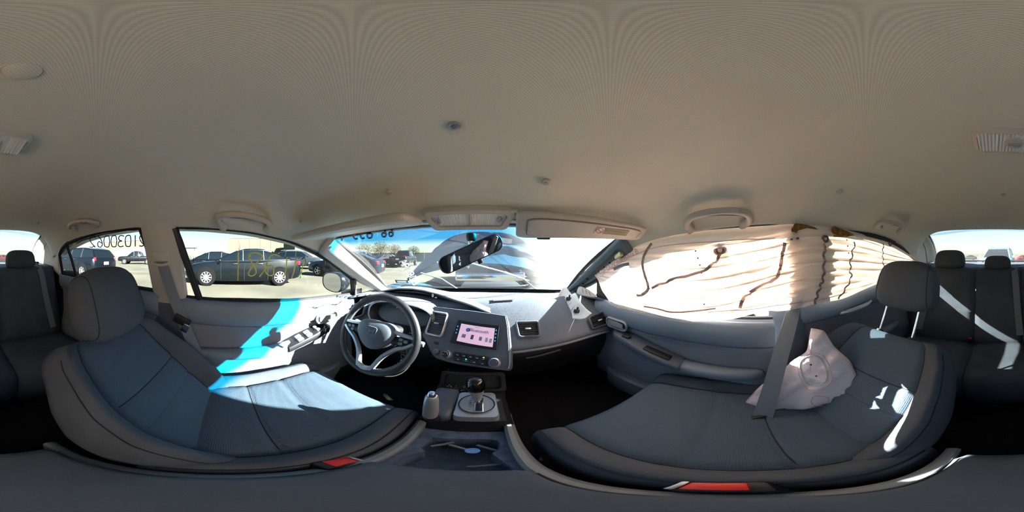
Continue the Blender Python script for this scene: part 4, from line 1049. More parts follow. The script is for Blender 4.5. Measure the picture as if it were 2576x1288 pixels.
sc_ = thing('steering_column', 'black steering column cover with control stalks', 'column', (-0.36, 0.66, 0.72))
MB().loft([[SW + sx_ * x * k + su * y * k - sn_ * d for x, y in rrect(0.12, 0.11, 0.03)] for d, k in ((0.06, 0.95), (0.10, 1.05), (0.26, 1.25))]).build('column_cover', M_BLACK, sc_)
e = Vector((-0.178, 0.585, 0.802)); s0 = SW - sn_ * 0.085 + sx_ * 0.05
MB().tube([s0, s0.lerp(e, 0.55), s0.lerp(e, 0.6), s0.lerp(e, 0.95), e], [0.008, 0.009, 0.013, 0.0135, 0.011], 12).build('wiper_stalk', M_DASH2, sc_)
e2 = Vector((-0.545, 0.60, 0.83)); s1_ = SW - sn_ * 0.085 - sx_ * 0.05
MB().tube([s1_, s1_.lerp(e2, 0.55), s1_.lerp(e2, 0.6), s1_.lerp(e2, 0.95), e2], [0.008, 0.009, 0.013, 0.0135, 0.011], 12).build('indicator_stalk', M_DASH2, sc_)
MB().lathe([(0.017, 0), (0.017, 0.012), (0.012, 0.015)], (-0.275, 0.60, 0.735), (0.5, -0.8, 0.3), 16).build('ignition_lock', M_BLACK, sc_)
ky = thing('car_keys', 'keys hanging from the ignition lock with a white cord', 'keys', (-0.262, 0.57, 0.66))
MB().box((-0.268, 0.585, 0.742), (0.022, 0.012, 0.03), r=0.004).build('key_head', M_BLACK, ky)
MB().tube([(-0.264 + 0.010 * math.cos(R(a)), 0.577, 0.718 + 0.012 * math.sin(R(a))) for a in range(0, 360, 30)], 0.0012, 5, closed=True).build('key_ring', M_CHROME, ky)
for dx, l in ((-0.004, 0.05), (0.006, 0.04)):
    MB().box((-0.264 + dx, 0.575, 0.70 - l / 2), (0.007, 0.002, l), Matrix.Rotation(R(dx * 1500), 3, 'Y'), r=0.0008).build('key_blade', M_CHROME, ky)
MB().tube(cr([onz(1034, 905, 0.70), atd(1030, 920, 0.585), atd(1012, 938, 0.57), atd(985, 947, 0.56), atd(955, 944, 0.56)], 20), 0.0024, 6).build('white_cord', M_WHITE, ky)

# ================================================================== centre console
cn = thing('centre_console', 'dark centre console with silver shift plate and open cup holders', 'console', (0.0, 0.25, 0.31))
rg = []
for y, w, z in ((0.70, 0.115, 0.60), (0.56, 0.118, 0.60), (0.48, 0.108, 0.628), (0.345, 0.105, 0.622), (0.325, 0.10, 0.560), (0.30, 0.10, 0.54)):
    rg.append([(-w, y, 0.31), (-w, y, z - 0.02), (-w + 0.015, y, z), (w - 0.015, y, z), (w, y, z - 0.02), (w, y, 0.31)])
MB().loft(rg).build('console_tower', M_BLACK, cn, ang=50)
# dark tray under the stack
ty = MB(); ty.loft([[Vector((x + 0.008, 0.535 + y * 0.55, 0.655 + y * 0.9)) + Vector((0, -0.6, 0.6)) * d for x, y in rrect(w, h, 0.012)] for w, h, d in ((0.215, 0.085, -0.012), (0.215, 0.085, 0.012), (0.185, 0.06, 0.012), (0.18, 0.055, -0.06))])
ty.build('storage_tray', M_BLACK, cn)
# handbrake side shell and shift plate
MB().box((-0.064, 0.415, 0.634), (0.072, 0.15, 0.05), Matrix.Rotation(R(6), 3, 'X'), r=0.018, seg=3).build('brake_shroud', M_DASH, cn)
pl = MB(); pl.loft([[(0.024 + x * k, 0.408 + y * k, z + y * 0.06) for x, y in rrect(0.104, 0.126, 0.014)] for k, z in ((1.0, 0.62), (1.0, 0.650), (0.96, 0.655))])
plo = pl.build('shift_plate', M_SILVER, cn)
MB().lathe([(0.0475, 0), (0.0475, 0.004), (0.044, 0.005), (0.043, 0.002), (0.0428, 0.0035), (0.001, 0.0035)], (0.024, 0.408, 0.655), (0, -0.06, 1), 36).build('round_gate', mat('gate_grey', '#9da2a6', 0.4, 0.4), plo)
MB().tube([(0.024 + 0.0452 * math.cos(R(a)), 0.408 + 0.0452 * math.sin(R(a)), 0.6605 + 0.0027 * math.sin(R(a))) for a in range(0, 360, 12)], 0.0016, 6, closed=True).build('gate_ring', M_BLACK, plo)
MB().box((0.030, 0.402, 0.6575), (0.022, 0.072, 0.006), Matrix.Rotation(R(3.4), 3, 'X'), r=0.002).build('gate_slot', M_CHROME, plo)
MB().box((0.030, 0.402, 0.6595), (0.017, 0.060, 0.006), Matrix.Rotation(R(3.4), 3, 'X'), r=0.002).build('gate_brush', M_BLACK, plo)
for i, ch in enumerate('PRND21'):
    text('lettering', ch, (0.008, 0.434 - i * 0.0105, 0.6605 - i * 0.0006), (0, -1, 0), (1, 0, 0), 0.0095, M_BLACK, plo, 0.0002)
# lever
lv = thing('shift_lever', 'gear lever with glossy black knob on a silver collar', 'gear lever', (0.026, 0.412, 0.66))
a0, a1 = Vector((0.027, 0.412, 0.655)), Vector((0.020, 0.428, 0.755)); ax = (a1 - a0).normalized()
MB().lathe([(0.0085, 0), (0.0075, 0.015), (0.0075, 0.03)], a0, ax, 14).build('shaft', M_CHROME, lv)
MB().lathe([(0.011, 0.022), (0.014, 0.035), (0.016, 0.05), (0.021, 0.068), (0.022, 0.072)], a0, ax, 20).build('collar', M_SILVER, lv)
MB().lathe([(0.021, 0.070), (0.025, 0.080), (0.0265, 0.095), (0.025, 0.110), (0.020, 0.120), (0.012, 0.125), (0.001, 0.126)], a0, ax, 24).build('knob', mat('piano_black', '#0b0b0d', 0.08, spec=0.8), lv)
# handbrake
hbk = thing('parking_brake', 'raised parking brake lever with silver grip', 'hand brake', (-0.065, 0.345, 0.62))
MB().tube(cr([(-0.055, 0.375, 0.635), (-0.062, 0.355, 0.628), (-0.070, 0.338, 0.640), (-0.072, 0.332, 0.665)], 12), [0.018] * 12, 10).build('rubber_boot', M_RUBBER, hbk)
MB().lathe([(0.012, 0), (0.0165, 0.012), (0.018, 0.05), (0.0165, 0.10), (0.0145, 0.12), (0.012, 0.124)], (-0.072, 0.331, 0.650), (0.02, 0.03, 1), 18).build('grip', M_SILVER, hbk)
MB().lathe([(0.010, 0.120), (0.010, 0.136), (0.007, 0.140), (0.001, 0.141)], (-0.072, 0.331, 0.650), (0.02, 0.03, 1), 14).build('release_button', M_CHROME, hbk)
MB().box((-0.0715, 0.3485, 0.705), (0.015, 0.006, 0.085), r=0.003).build('grip_pad', M_RUBBER, hbk)
# cup holder deck
def cup(k, z):
    out = []
    base_ = [(-0.052, 0.285), (0.055, 0.288), (0.060, 0.245), (0.050, 0.228), (0.056, 0.205), (0.060, 0.15), (-0.052, 0.15), (-0.058, 0.20), (-0.045, 0.222), (-0.060, 0.245)]
    c = cr(base_ + [base_[0]], 41)[:-1]
    for p in c: out.append((0.003 + (p.x - 0.003) * k, 0.215 + (p.y - 0.215) * k, z))
    return out
def rectring(z, x0, x1, y0, y1):
    out = []
    for p in cup(1, 0):
        dx, dy = p[0] - 0.003, p[1] - 0.215; sc = min((x1 - 0.003) / dx if dx > 1e-6 else 9, (x0 - 0.003) / dx if dx < -1e-6 else 9, (y1 - 0.215) / dy if dy > 1e-6 else 9, (y0 - 0.215) / dy if dy < -1e-6 else 9)
        out.append((0.003 + dx * sc, 0.215 + dy * sc, z))
    return out
MB().loft([rectring(0.40, -0.085, 0.09, 0.11, 0.325), rectring(0.572, -0.085, 0.09, 0.11, 0.325), cup(1.03, 0.572), cup(1.0, 0.569), cup(0.96, 0.50), cup(0.94, 0.485), cup(0.01, 0.485)]).build('cup_holder', mat('dusty_blue_plastic', '#50607a', 0.5, bump=0.4, bscale=200, vary=0.35, vscale=40), cn, ang=35)
for x, y, a in ((-0.03, 0.272, 40), (0.0, 0.262, -30), (0.045, 0.262, 140), (0.04, 0.185, 15)):
    MB().box((x, y, 0.545), (0.045, 0.008, 0.010), Matrix.Rotation(R(a), 3, 'Z'), r=0.003).build('cup_tab', M_DASH2, cn)
for s in (-1, 1):
    rr2 = []
    for y, w, z in ((0.40, 0.102, 0.600), (0.33, 0.098, 0.602), (0.25, 0.094, 0.600), (0.16, 0.092, 0.602), (0.08, 0.094, 0.604), (-0.1, 0.096, 0.60), (-0.24, 0.098, 0.585)):
        rr2.append([(s * (w - 0.016), y, z - 0.03), (s * (w - 0.016), y, z - 0.006), (s * (w - 0.010), y, z), (s * w, y, z - 0.002), (s * (w + 0.008), y, z - 0.012), (s * (w + 0.010), y, 0.32), (s * w, y, 0.32)])
    MB().loft(rr2).build('side_rail', M_DASH2, cn, ang=40)
coin = MB().lathe([(0.012, 0), (0.012, 0.002)], (0.022, 0.247, 0.552), (0, 0, 1), 20).build('coin', M_CHROME)
tag(coin, 'silver coin lying in the front cup holder', 'coin')
rgs = []
for (y, w, z, t) in ((0.148, 0.070, 0.606, 0.014), (0.142, 0.080, 0.612, 0.018), (0.12, 0.086, 0.617, 0.02), (0.0, 0.087, 0.620, 0.02), (-0.12, 0.086, 0.617, 0.02), (-0.19, 0.082, 0.610, 0.018), (-0.21, 0.070, 0.602, 0.01)):
    ring = []
    for x, zz in rrect(w * 2, t * 2, t * 0.9, 6): ring.append((x, y, z - t + zz))
    rgs.append(ring)
ar = MB().loft(rgs).build('armrest', mat('armrest_fabric', '#4c5763', 0.9, bump=0.5, bscale=500, vary=0.1, vscale=10), cn, ang=70)
ar['label'] = 'dark blue grey padded armrest lid behind the cup holders'
MB().tube([(s_ * 0.082, y, 0.6115) for s_, y in ((-1, 0.13), (-1, 0.0), (-1, -0.19))], 0.0016, 5).build('pad_seam', M_SEAM, ar)
MB().tube([(s_ * 0.082, y, 0.6115) for s_, y in ((1, 0.13), (1, 0.0), (1, -0.19))], 0.0016, 5).build('pad_seam', M_SEAM, ar)
MB().box((0, -0.03, 0.52), (0.165, 0.34, 0.13), r=0.02).build('console_box', M_BLACK, cn)
# ================================================================== overhead fittings
CT = bvh(c_)
def cpt(px, py, off=0.0): return hit(CT, px, py, off)
# --- map lamp in the windscreen header
ml_c = Vector((0.004, 0.425, 1.284)); mv = Vector((0, -0.86, 0.50)).normalized(); mn = Vector((1, 0, 0)).cross(mv) * -1
if mn.z > 0: mn = -mn
mx_ = Vector((-1, 0, 0)) if Vector((-1, 0, 0)).cross(mv).dot(mn) > 0 else Vector((1, 0, 0))
mpl = thing('map_light', 'wide two lens map light above the windscreen mirror', 'lamp', ml_c)
def ml(o, t, k=1.0): return [ml_c + mx_ * x * k + mv * y * k + mn * t for x, y in o]
oo = [(x * (1 - 0.10 * (y < 0)), y) for x, y in rrect(0.236, 0.078, 0.018, 6)]
io = [(x * (1 - 0.08 * (y < 0)), y) for x, y in rrect(0.196, 0.050, 0.014, 6)]
MB().loft([ml(oo, -0.02), ml(oo, 0.010), ml([(x * 0.985, y * 0.95) for x, y in oo], 0.014), ml(io, 0.014), ml(io, 0.004)], caps=False).build('bezel', M_BEIGE, mpl, ang=35)
def lens_mat():
    return mat('ribbed_clear_lens', '#e2ded6', 0.15, spec=0.8, bump=0.0)
ML = lens_mat()
for s in (-1, 1):
    rb_ = []
    n = 24
    for i in range(n * 2 + 1):
        u = i / (n * 2); x = s * lerp(0.002, 0.096, u); zz = 0.008 + (0.0012 if i % 2 else 0.0)
        k = 1 - max(0, (u - 0.86) / 0.14) * 0.25
        rb_.append([ml_c + mx_ * x + mv * (0.024 * k) + mn * zz, ml_c + mx_ * x - mv * (0.024 * k) + mn * zz])
    ln = MB().grid(rb_).build('ribbed_lens', ML, mpl, ang=20)
    MB().tube([ml_c + mx_ * (s * (0.080 + 0.006 * math.cos(R(a)))) + mv * (0.012 * math.sin(R(a))) + mn * 0.0105 for a in range(0, 360, 20)], 0.0015, 5, closed=True).build('lens_button', M_SILVER, ln)
    MB().box(ml_c + mx_ * s * 0.05 + mn * 0.003, (0.05, 0.018, 0.004), frame_rot(mx_, mv), r=0.001).build('bulb_reflector', M_CHROME, ln)
MB().box(ml_c + mn * 0.009, (0.003, 0.05, 0.006), frame_rot(mx_, mv)).build('lens_divider', M_BEIGE, mpl)
# --- rear dome lamp
dl_c = Vector((0.0, -0.275, ceil_z(0, -0.275)))
dml = thing('dome_light', 'small ribbed dome light with switch on the rear headliner', 'lamp', dl_c)
def dm_(o, t): return [dl_c + Vector((x, y, -t)) for x, y in o]
o1 = rrect(0.136, 0.076, 0.018, 6); o2 = rrect(0.122, 0.062, 0.013, 6)
MB().loft([dm_(o1, -0.006), dm_(o1, 0.008), dm_(o2, 0.013), dm_(o2, 0.006)], caps=False).build('bezel', M_BEIGE, dml)
rb_ = []
for i in range(41):
    x = lerp(-0.060, 0.060, i / 40); zz = 0.012 + (0.0015 if i % 2 else 0); rb_.append([dl_c + Vector((x, -0.030, -zz)), dl_c + Vector((x, 0.030, -zz))])
MB().grid(rb_).build('ribbed_lens', ML, dml, ang=20)
MB().lathe([(0.016, 0.008), (0.016, 0.017), (0.012, 0.019), (0.001, 0.018)], dl_c + Vector((0.0, 0.005, 0)), (0, 0, -1), 20).build('slide_switch', M_BEIGE, dml)
MB().box(dl_c + Vector((0, 0.005, -0.020)), (0.02, 0.006, 0.006), r=0.002).build('switch_tab', M_SILVER, dml)
# --- caps and clips in the headliner
for px, py, r, lab, m in ((1142, 316, 0.0085, 'small metal ringed bolt in the headliner behind the map light', M_SILVER), (980, 482, 0.009, 'round clip behind the folded left sun visor', M_BEIGE),
    (1373, 457, 0.009, 'round clip on the bulge behind the lowered sun visor', M_BEIGE), (757, 557, 0.007, 'tiny screw cap near the left visor hinge', M_BEIGE),
    (2112, 482, 0.010, 'round clip above the torn airbag curtain edge', M_BEIGE), (2524, 488, 0.009, 'round clip in the headliner above the rear window', M_BEIGE), (97, 560, 0.008, 'small round clip above the left end of the rear window', M_BEIGE)):
    p = cpt(px, py); n = (CAM - p).normalized(); n = Vector((0, 0, -1)) * 0.7 + n * 0.3; n.normalize()
    t = thing('ceiling_clip', lab, 'clip', p, 'headliner clips')
    MB().lathe([(r, -0.003), (r, 0.002), (r * 0.85, 0.004), (r * 0.5, 0.0045), (0.0005, 0.0045)], p, n, 20).build('cap', m, t)
    MB().lathe([(r * 0.42, 0.0042), (r * 0.38, 0.006), (0.0004, 0.006)], p, n, 14).build('centre_pin', M_DASH2 if m is M_SILVER else M_BEIGE, t)
p = cpt(55, 178)
pg = thing('ceiling_plug', 'large round fabric covered dimple in the headliner over the back seat', 'plug', p)
MB().lathe([(0.0145, -0.002), (0.0138, 0.002), (0.010, 0.003), (0.0005, 0.0034)], p, (0, 0, -1), 28).build('plug_cap', M_HEAD, pg)
MB().tube([p + Vector((0.0148 * math.cos(R(a)), 0.0148 * math.sin(R(a)), 0.0)) for a in range(0, 360, 15)], 0.0008, 6, closed=True).build('plug_edge', M_HEAD, pg)
# --- grab handles
def grab(lab, pts, r=0.011):
    """folded handle: both ends sit low on the rail, the grip lies above them against the headliner"""
    P = [cpt(x, y, o) for x, y, o in pts]; t = thing('grab_handle', lab, 'grab handle', (P[0] + P[-1]) / 2, 'ceiling grab handles')
    MB().tube(cr(P, 40), [r * (1.25 if k < 6 or k > 33 else 1.0) for k in range(40)], 12).build('grip_bar', M_BEIGE, t)
    for q, nx in ((P[0], P[1]), (P[-1], P[-2])):
        d = (nx - q).normalized(); n = (CAM - q).normalized()
        MB().box(q - d * 0.004 - n * 0.004, (0.034, 0.03, 0.014), frame_rot(d.cross(n), d), r=0.006, seg=3).build('mount_base', M_BEIGE, t)
    MB().tube([P[2].lerp(P[3], .8) - Vector((0, 0, r * .6)), P[len(P) // 2] - Vector((0, 0, r * 1.05)), P[-4].lerp(P[-3], .5) - Vector((0, 0, r * .6))], 0.002, 5).build('grip_groove', mat('visor_groove', '#7d766e', 0.7), t)
    return t
grab('folding grab handle above the left front window', [(563, 569, .006), (552, 552, .018), (549, 533, .026), (572, 522, .030), (608, 523, .030), (648, 532, .030), (672, 543, .028), (677, 559, .020), (670, 574, .006)])
grab('folding grab handle above the airbag curtain beside the passenger seat', [(1738, 574, .006), (1729, 557, .018), (1738, 534, .026), (1772, 519, .030), (1815, 513, .030), (1855, 513, .030), (1880, 525, .028), (1884, 545, .020), (1868, 560, .006)])
g3 = grab('small grab handle with coat hook above the left rear window', [(190, 573, .005), (177, 566, .014), (181, 553, .022), (200, 546, .026), (220, 544, .026), (238, 548, .024), (247, 555, .014), (241, 563, .005)], 0.010)
p = cpt(194, 566) + Vector((0.012, 0.006, -0.012))
MB().tube(cr([p, p + Vector((0.012, 0.004, -0.014)), p + Vector((0.022, 0.008, -0.012)), p + Vector((0.026, 0.01, 0.0))], 10), 0.0045, 8).build('coat_hook', M_BEIGE, g3)
grab('small grab handle over the passenger side back seat', [(2212, 571, .005), (2206, 560, .014), (2216, 550, .022), (2234, 547, .026), (2252, 551, .026), (2266, 560, .022), (2270, 571, .014), (2260, 580, .005)], 0.010)
# --- sun visors
def visor(name, lab, h0, h1, f1, f0, th, n_dir):
    """hinge edge h0-h1, free edge f0-f1 (inboard 0, outboard 1)"""
    t = thing(name, lab, 'sun visor', h0)
    h0, h1, f0, f1 = map(Vector, (h0, h1, f0, f1)); n = (h1 - h0).cross(f0 - h0).normalized()
    if n.dot(Vector(n_dir)) < 0: n = -n
    ol = rrect(2, 2, 0.22, 6)
    def q(x, y): u, v = (x + 1) / 2, (y + 1) / 2; return (h0.lerp(h1, u)).lerp(f0.lerp(f1, u), 1 - v)
    def ring(k, d): return [q(x * (1 - (1 - k) * 0.4), y * k) + n * d for x, y in ol]
    b = MB().loft([ring(0.90, -th), ring(0.97, -th * 0.7), ring(1.0, 0), ring(0.97, th * 0.7), ring(0.90, th)]).build('visor_panel', M_BEIGE, t, ang=50)
    return t, q, n, b
v1, vq, vn_, vb = visor('sun_visor', 'lowered sun visor with an air bag warning sticker', (0.119, 0.383, 1.292), (0.525, 0.300, 1.282), (0.545, 0.350, 1.243), (0.135, 0.462, 1.235), 0.008, (0, -1, -1))
ol = rrect(1.72, 1.36, 0.2, 6)
MB().tube([vq(x, y - 0.02) + vn_ * 0.0085 for x, y in ol], 0.0022, 6, closed=True).build('mirror_cover_edge', mat('visor_groove', '#7d766e', 0.7), vb)
MB().loft([[vq(x * k, y * k - 0.02) + vn_ * d for x, y in ol] for k, d in ((1, 0.006), (0.99, 0.0112), (0.97, 0.0122))]).build('mirror_cover', M_PILLAR, vb)
lc = vq(0.34, 0.12) + vn_ * 0.0125; la = (vq(1, 0) - vq(-1, 0)).normalized(); lb = (vq(0, 1) - vq(0, -1)).normalized()
stc = MB().box(lc, (0.118, 0.026, 0.0008), frame_rot(la, lb)).build('warning_sticker', mat('sticker_grey', '#8b8478', 0.6), vb)
MB().box(lc - la * 0.046 + vn_ * 0.0004, (0.026, 0.024, 0.0008), frame_rot(la, lb)).build('sticker_picture', M_WHITE, stc)
MB().tube([lc - la * (0.046 + 0.011 * math.cos(R(a))) + lb * 0.010 * math.sin(R(a)) + vn_ * 0.001 for a in range(0, 360, 20)], 0.0009, 5, closed=True).build('red_ring', M_RED, stc)
MB().tube([lc - la * 0.053 + lb * 0.007 + vn_ * 0.001, lc - la * 0.039 - lb * 0.007 + vn_ * 0.001], 0.0009, 5).build('red_bar', M_RED, stc)
text('lettering', 'AIR BAG WARNING', lc + la * 0.013 + vn_ * 0.0008, la, lb, 0.0105, mat('yellow_ink', '#d8c24a', 0.6), stc, 0.0002)
MB().box(vq(-0.62, -1.0), (0.04, 0.012, 0.016), frame_rot(la, lb), r=0.004).build('finger_notch', M_BLACK, vb)
MB().tube([vq(-0.98, 0.97), vq(-1.12, 0.98)], 0.005, 8).build('hinge_rod', M_BEIGE, v1)
v2, vq2, vn3, vb2 = visor('sun_visor', 'folded sun visor seen edge on above the steering wheel', (-0.118, 0.425, 1.276), (-0.54, 0.350, 1.252), (-0.515, 0.225, 1.243), (-0.115, 0.285, 1.262), 0.010, (0, -1, -1))
MB().tube([vq2(x, y) + vn3 * 0.009 for x, y in rrect(1.6, 1.3, 0.2, 5)], 0.002, 6, closed=True).build('mirror_cover_edge', M_BEIGE, vb2)
MB().tube([vq2(-0.98, 0.97), vq2(-1.10, 0.98)], 0.005, 8).build('hinge_rod', M_BEIGE, v2)
# --- rear view mirror
mc = CAM + Vector((-0.0335, 0.55, 0.008)); mN = Vector((0.234, -0.948, -0.218)).normalized()
mX = Vector((1, 0, 0.42)); mX = (mX - mN * mX.dot(mN)).normalized(); mY = mN.cross(mX)
rv = thing('rear_view_mirror', 'tilted rear view mirror hanging from the windscreen', 'mirror', mc)
mo = [(x * (1 - 0.0), y) for x, y in rrect(0.232, 0.062, 0.026, 8)]
def mr_(k, d, e=0): return [mc + mX * (x * k) + mY * (y * (k - e)) + mN * d for x, y in mo]
MB().loft([mr_(0.6, -0.030), mr_(0.85, -0.024), mr_(0.98, -0.008), mr_(1.0, 0.004), mr_(0.985, 0.006), mr_(0.965, 0.004, 0.04), mr_(0.96, 0.001, 0.04)], caps=False).build('housing', M_BLACK, rv, ang=50)
MB().add([p for p in mr_(0.97, 0.0025, 0.04)], [tuple(range(len(mo)))]).build('mirror_glass', mat('mirror_silver', '#c4c8cc', 0.02, 1.0), rv, smooth=False)
MB().box(mc + mX * 0.018 - mY * 0.037 - mN * 0.006, (0.016, 0.022, 0.012), frame_rot(mX, mY), r=0.003).build('anti_glare_tab', M_BLACK, rv)
wtree = bvh(g)
mp = hit(wtree, 1186, 592)
MB().tube([mc - mN * 0.02, mc.lerp(mp, 0.5) + Vector((0, 0.01, -0.004)), mp], [0.010, 0.012, 0.011], 12).build('mirror_arm', M_CHROME, rv)
MB().lathe([(0.017, -0.003), (0.018, 0.006), (0.016, 0.018), (0.012, 0.022)], mp, (mc - mp), 18).build('arm_foot', M_BLACK, rv)

# ================================================================== deployed airbags
TOPC = [(1499, 690, .640), (1540, 652, .618), (1600, 620, .600), (1660, 602, .588), (1740, 592, .578), (1830, 585, .574), (1930, 578, .570), (2020, 568, .570), (2100, 573, .574), (2180, 590, .584), (2250, 618, .598), (2306, 655, .622)]
BOTC = [(1502, 694, .640), (1518, 738, .632), (1552, 772, .630), (1625, 795, .622), (1720, 808, .612), (1800, 806, .600), (1900, 789, .588), (1980, 778, .586), (2060, 765, .588), (2130, 746, .594), (2210, 714, .606), (2312, 662, .628)]
NU, NV = 150, 70
TC = cr([onx(x, y, X) for x, y, X in TOPC], NU); BC = cr([onx(x, y, X) for x, y, X in BOTC], NU)
rnd = random.Random(3)
ph = [rnd.uniform(0, 6.28) for _ in range(8)]
rows = []
for j in range(NV):
    v = j / (NV - 1); row = []
    for i in range(NU):
        u = i / (NU - 1); p = TC[i].lerp(BC[i], v)
        env = math.sin(math.pi * min(1, v * 1.02)) ** 0.5
        k = interp([(0, 0.25), (0.25, 0.6), (0.45, 1.5), (0.62, 1.7), (0.78, 1.3), (1, 0.8)], u)
        q = v * 9.0 + 0.5 * math.sin(u * 9 + ph[0]) - u * 1.5
        w = 0.0075 * math.sin(2 * math.pi * q) + 0.004 * math.sin(2 * math.pi * (q * 1.7 + u * 3) + ph[1]) + 0.003 * math.sin(u * 70 + v * 12 + ph[2]) * (u > 0.5)
        bul = 0.028 * math.sin(math.pi * v) * (0.6 + 0.4 * abs(math.sin(u * math.pi * 5)))
        row.append(p + Vector((-(bul + w * k) * env, 0, 0.004 * math.sin(u * 40 + ph[3]) * (v > 0.9))))
    rows.append(row)
rows = [[p + Vector((0.05, 0, 0.045)) for p in TC], [p + Vector((0.012, 0, 0.012)) for p in TC]] + rows
ca = thing('curtain_airbag', 'large white deployed curtain airbag glowing over the passenger side windows', 'airbag', TC[60])
cb = MB().grid(rows).build('curtain_cloth', M_CURT, ca, ang=180)
CB = bvh(cb)
def seam(pts, w, nm='seam_tape', m=M_STITCH, n=26):
    P = []
    for q in cr([(x, y, 0) for x, y in pts], n):
        h_ = hit(CB, q.x, q.y, 0.002)
        if h_ is not None: P.append(h_)
    if len(P) > 2: MB().ribbon(P, w, 0.0016, (-1, 0, 0.1)).build(nm, m, ca)
def zig(pts, n, amp):
    C = cr([(x, y, 0) for x, y in pts], n); return [(p.x + (amp if k % 2 else -amp), p.y) for k, p in enumerate(C)]
seam([(1640, 612), (1622, 640), (1617, 665), (1622, 690), (1628, 708), (1632, 724)], 0.011, n=30)
seam([(1634, 722), (1622, 738), (1602, 743)], 0.013)
seam([(1812, 640), (1800, 658), (1775, 678), (1730, 693), (1690, 704), (1640, 724)], 0.010, n=40)
seam([(1974, 612), (1968, 640), (1962, 675), (1955, 695), (1925, 715), (1885, 738), (1866, 758), (1862, 776)], 0.012, n=44)
seam(zig([(2075, 612), (2073, 650), (2072, 690), (2066, 715), (2056, 740), (2050, 768)], 14, 2.5), 0.010, n=44)
seam(zig([(2150, 608), (2143, 640), (2138, 675), (2140, 700), (2125, 728), (2106, 756)], 14, 2.5), 0.007, n=44)
seam(zig([(2222, 612), (2220, 640), (2222, 668)], 8, 1.5), 0.006, n=24)
seam([(1620, 771), (1650, 776), (1690, 785), (1740, 783), (1800, 774)], 0.007, n=30)
seam([(1505, 700), (1560, 662), (1640, 625), (1740, 612), (1830, 606), (1950, 600)], 0.003, 'edge_stitching', mat('pink_stitching', '#d8b8b4', 0.9), n=50)
seam([(1780, 786), (1880, 778), (1960, 768), (2060, 755), (2130, 735)], 0.003, 'edge_stitching', mat('pink_stitching', '#d8b8b4', 0.9), n=40)
for px, py, r in ((1812, 631, 0.020), (1998, 600, 0.017), (2076, 603, 0.014), (2238, 614, 0.012)):
    c = hit(CB, px, py, 0.004)
    if c is None: continue
    n = Vector((-1, 0, 0.1)).normalized()
    MB().lathe([(r * 1.15, 0), (r, 0.004), (r * 0.72, 0.006), (r * 0.6, 0.003), (r * 0.45, 0.0045), (r * 0.4, 0.001)], c - n * 0.002, n, 26, caps=False).build('stitched_port', mat('port_brown', '#86685e', 0.9), ca)
    MB().lathe([(r * 0.42, 0), (r * 0.40, 0.001)], c, n, 18).build('port_hole', mat('port_light', '#f2ece6', 0.6), ca)
for px, py in ((1750, 630), (1756, 650), (1761, 668), (1765, 686), (1772, 766), (2130, 603), (2132, 618), (2134, 636), (2138, 655)):
    c = hit(CB, px, py, 0.002)
    if c is not None: MB().lathe([(0.0032, 0), (0.0030, 0.0012), (0.0005, 0.0012)], c, (-1, 0, 0.1), 10).build('stain_spot', mat('stain', '#6e3a44', 0.9), ca)
a_, b_ = hit(CB, 1512, 688, 0.004), hit(CB, 1612, 631, 0.004)
if a_ is not None and b_ is not None:
    lm = a_.lerp(b_, 0.5); xa = (b_ - a_).normalized()
    text('lettering', 'CURTAIN AIR BAG B', lm + Vector((-0.012, 0, 0.002)), xa, (0.02, 0, 1), 0.030, mat('pink_ink', '#c98a92', 0.8), ca, 0.0003)
# vent slit in the cloth
p1_, p2_ = hit(CB, 1545, 678, 0.003), hit(CB, 1583, 664, 0.003)
if p1_ is not None:
    MB().ribbon(cr([p1_, p1_.lerp(p2_, 0.5) + Vector((-0.004, 0, 0.004)), p2_], 10), 0.014, 0.002, (-1, 0, 0.1)).build('vent_slit', M_DASH, ca)
# torn foam where the headliner edge was forced open
fo = mat('torn_yellow_foam', '#8a6128', 0.95, bump=1.0, bscale=120, vary=0.5, vscale=60)
for k, pl_ in enumerate(([(1990, 592), (1993, 575), (2003, 563), (2030, 566), (2050, 572), (2058, 578), (2030, 574), (2008, 580), (2000, 592)], [(2094, 577), (2098, 568), (2112, 574), (2135, 583), (2150, 592), (2128, 596), (2098, 596)])):
    P = []
    for x, y in pl_:
        P.append(onx(x, y, 0.566 - 0.004 * random.random()))
    t = MB().prism(P, (0, 0, 0), (0.012, 0, 0.004)).build('torn_foam', fo)
    tag(t, ['strip of torn brown foam sticking out above the front of the two stitched ports', 'torn white and rust coloured foam flap above the rear stitched port'][k], 'foam', 'torn headliner foam')
# --- seat side airbag
AC = Vector((0.475, -0.205, 0.735)); AN = Vector((-0.80, 0.42, 0.36)).normalized()
AO = [(2040, 826), (2062, 829), (2076, 836), (2096, 868), (2112, 884), (2138, 908), (2151, 936), (2152, 965), (2138, 992), (2110, 1012), (2075, 1022), (2030, 1028), (1990, 1030), (1956, 1034), (1920, 1032), (1900, 1038), (1872, 1030), (1861, 1033), (1870, 1018), (1884, 1000), (1918, 966), (1950, 950), (1975, 925), (1998, 905), (2026, 886), (2033, 868), (2036, 845)]
def onA(px, py, d=0.0): return onplane(px, py, AC + AN * d, AN)
OA = cr([onA(x, y) for x, y in AO] + [onA(*AO[0])], 81)[:-1]
ctr = onA(2040, 945); rings = []
def wr(p): return 0.0045 * math.sin(p.y * 75 + p.z * 45) + 0.0035 * math.sin(p.z * 120 - p.y * 60) + 0.003 * math.sin(p.x * 190 + p.z * 33)
for s, sgn in ((1, 1), (-1, -1)):
    for i in range(11):
        k = (i / 10) if sgn > 0 else 1 - (i / 10)
        if sgn > 0 and i == 0: k = 0.004
        if sgn < 0 and i == 10: k = 0.004
        rings.append([ctr.lerp(p, k) + AN * ((0.026 * (1 - k * k) ** 0.6) * sgn + wr(ctr.lerp(p, k)) * 1.3) for p in OA])
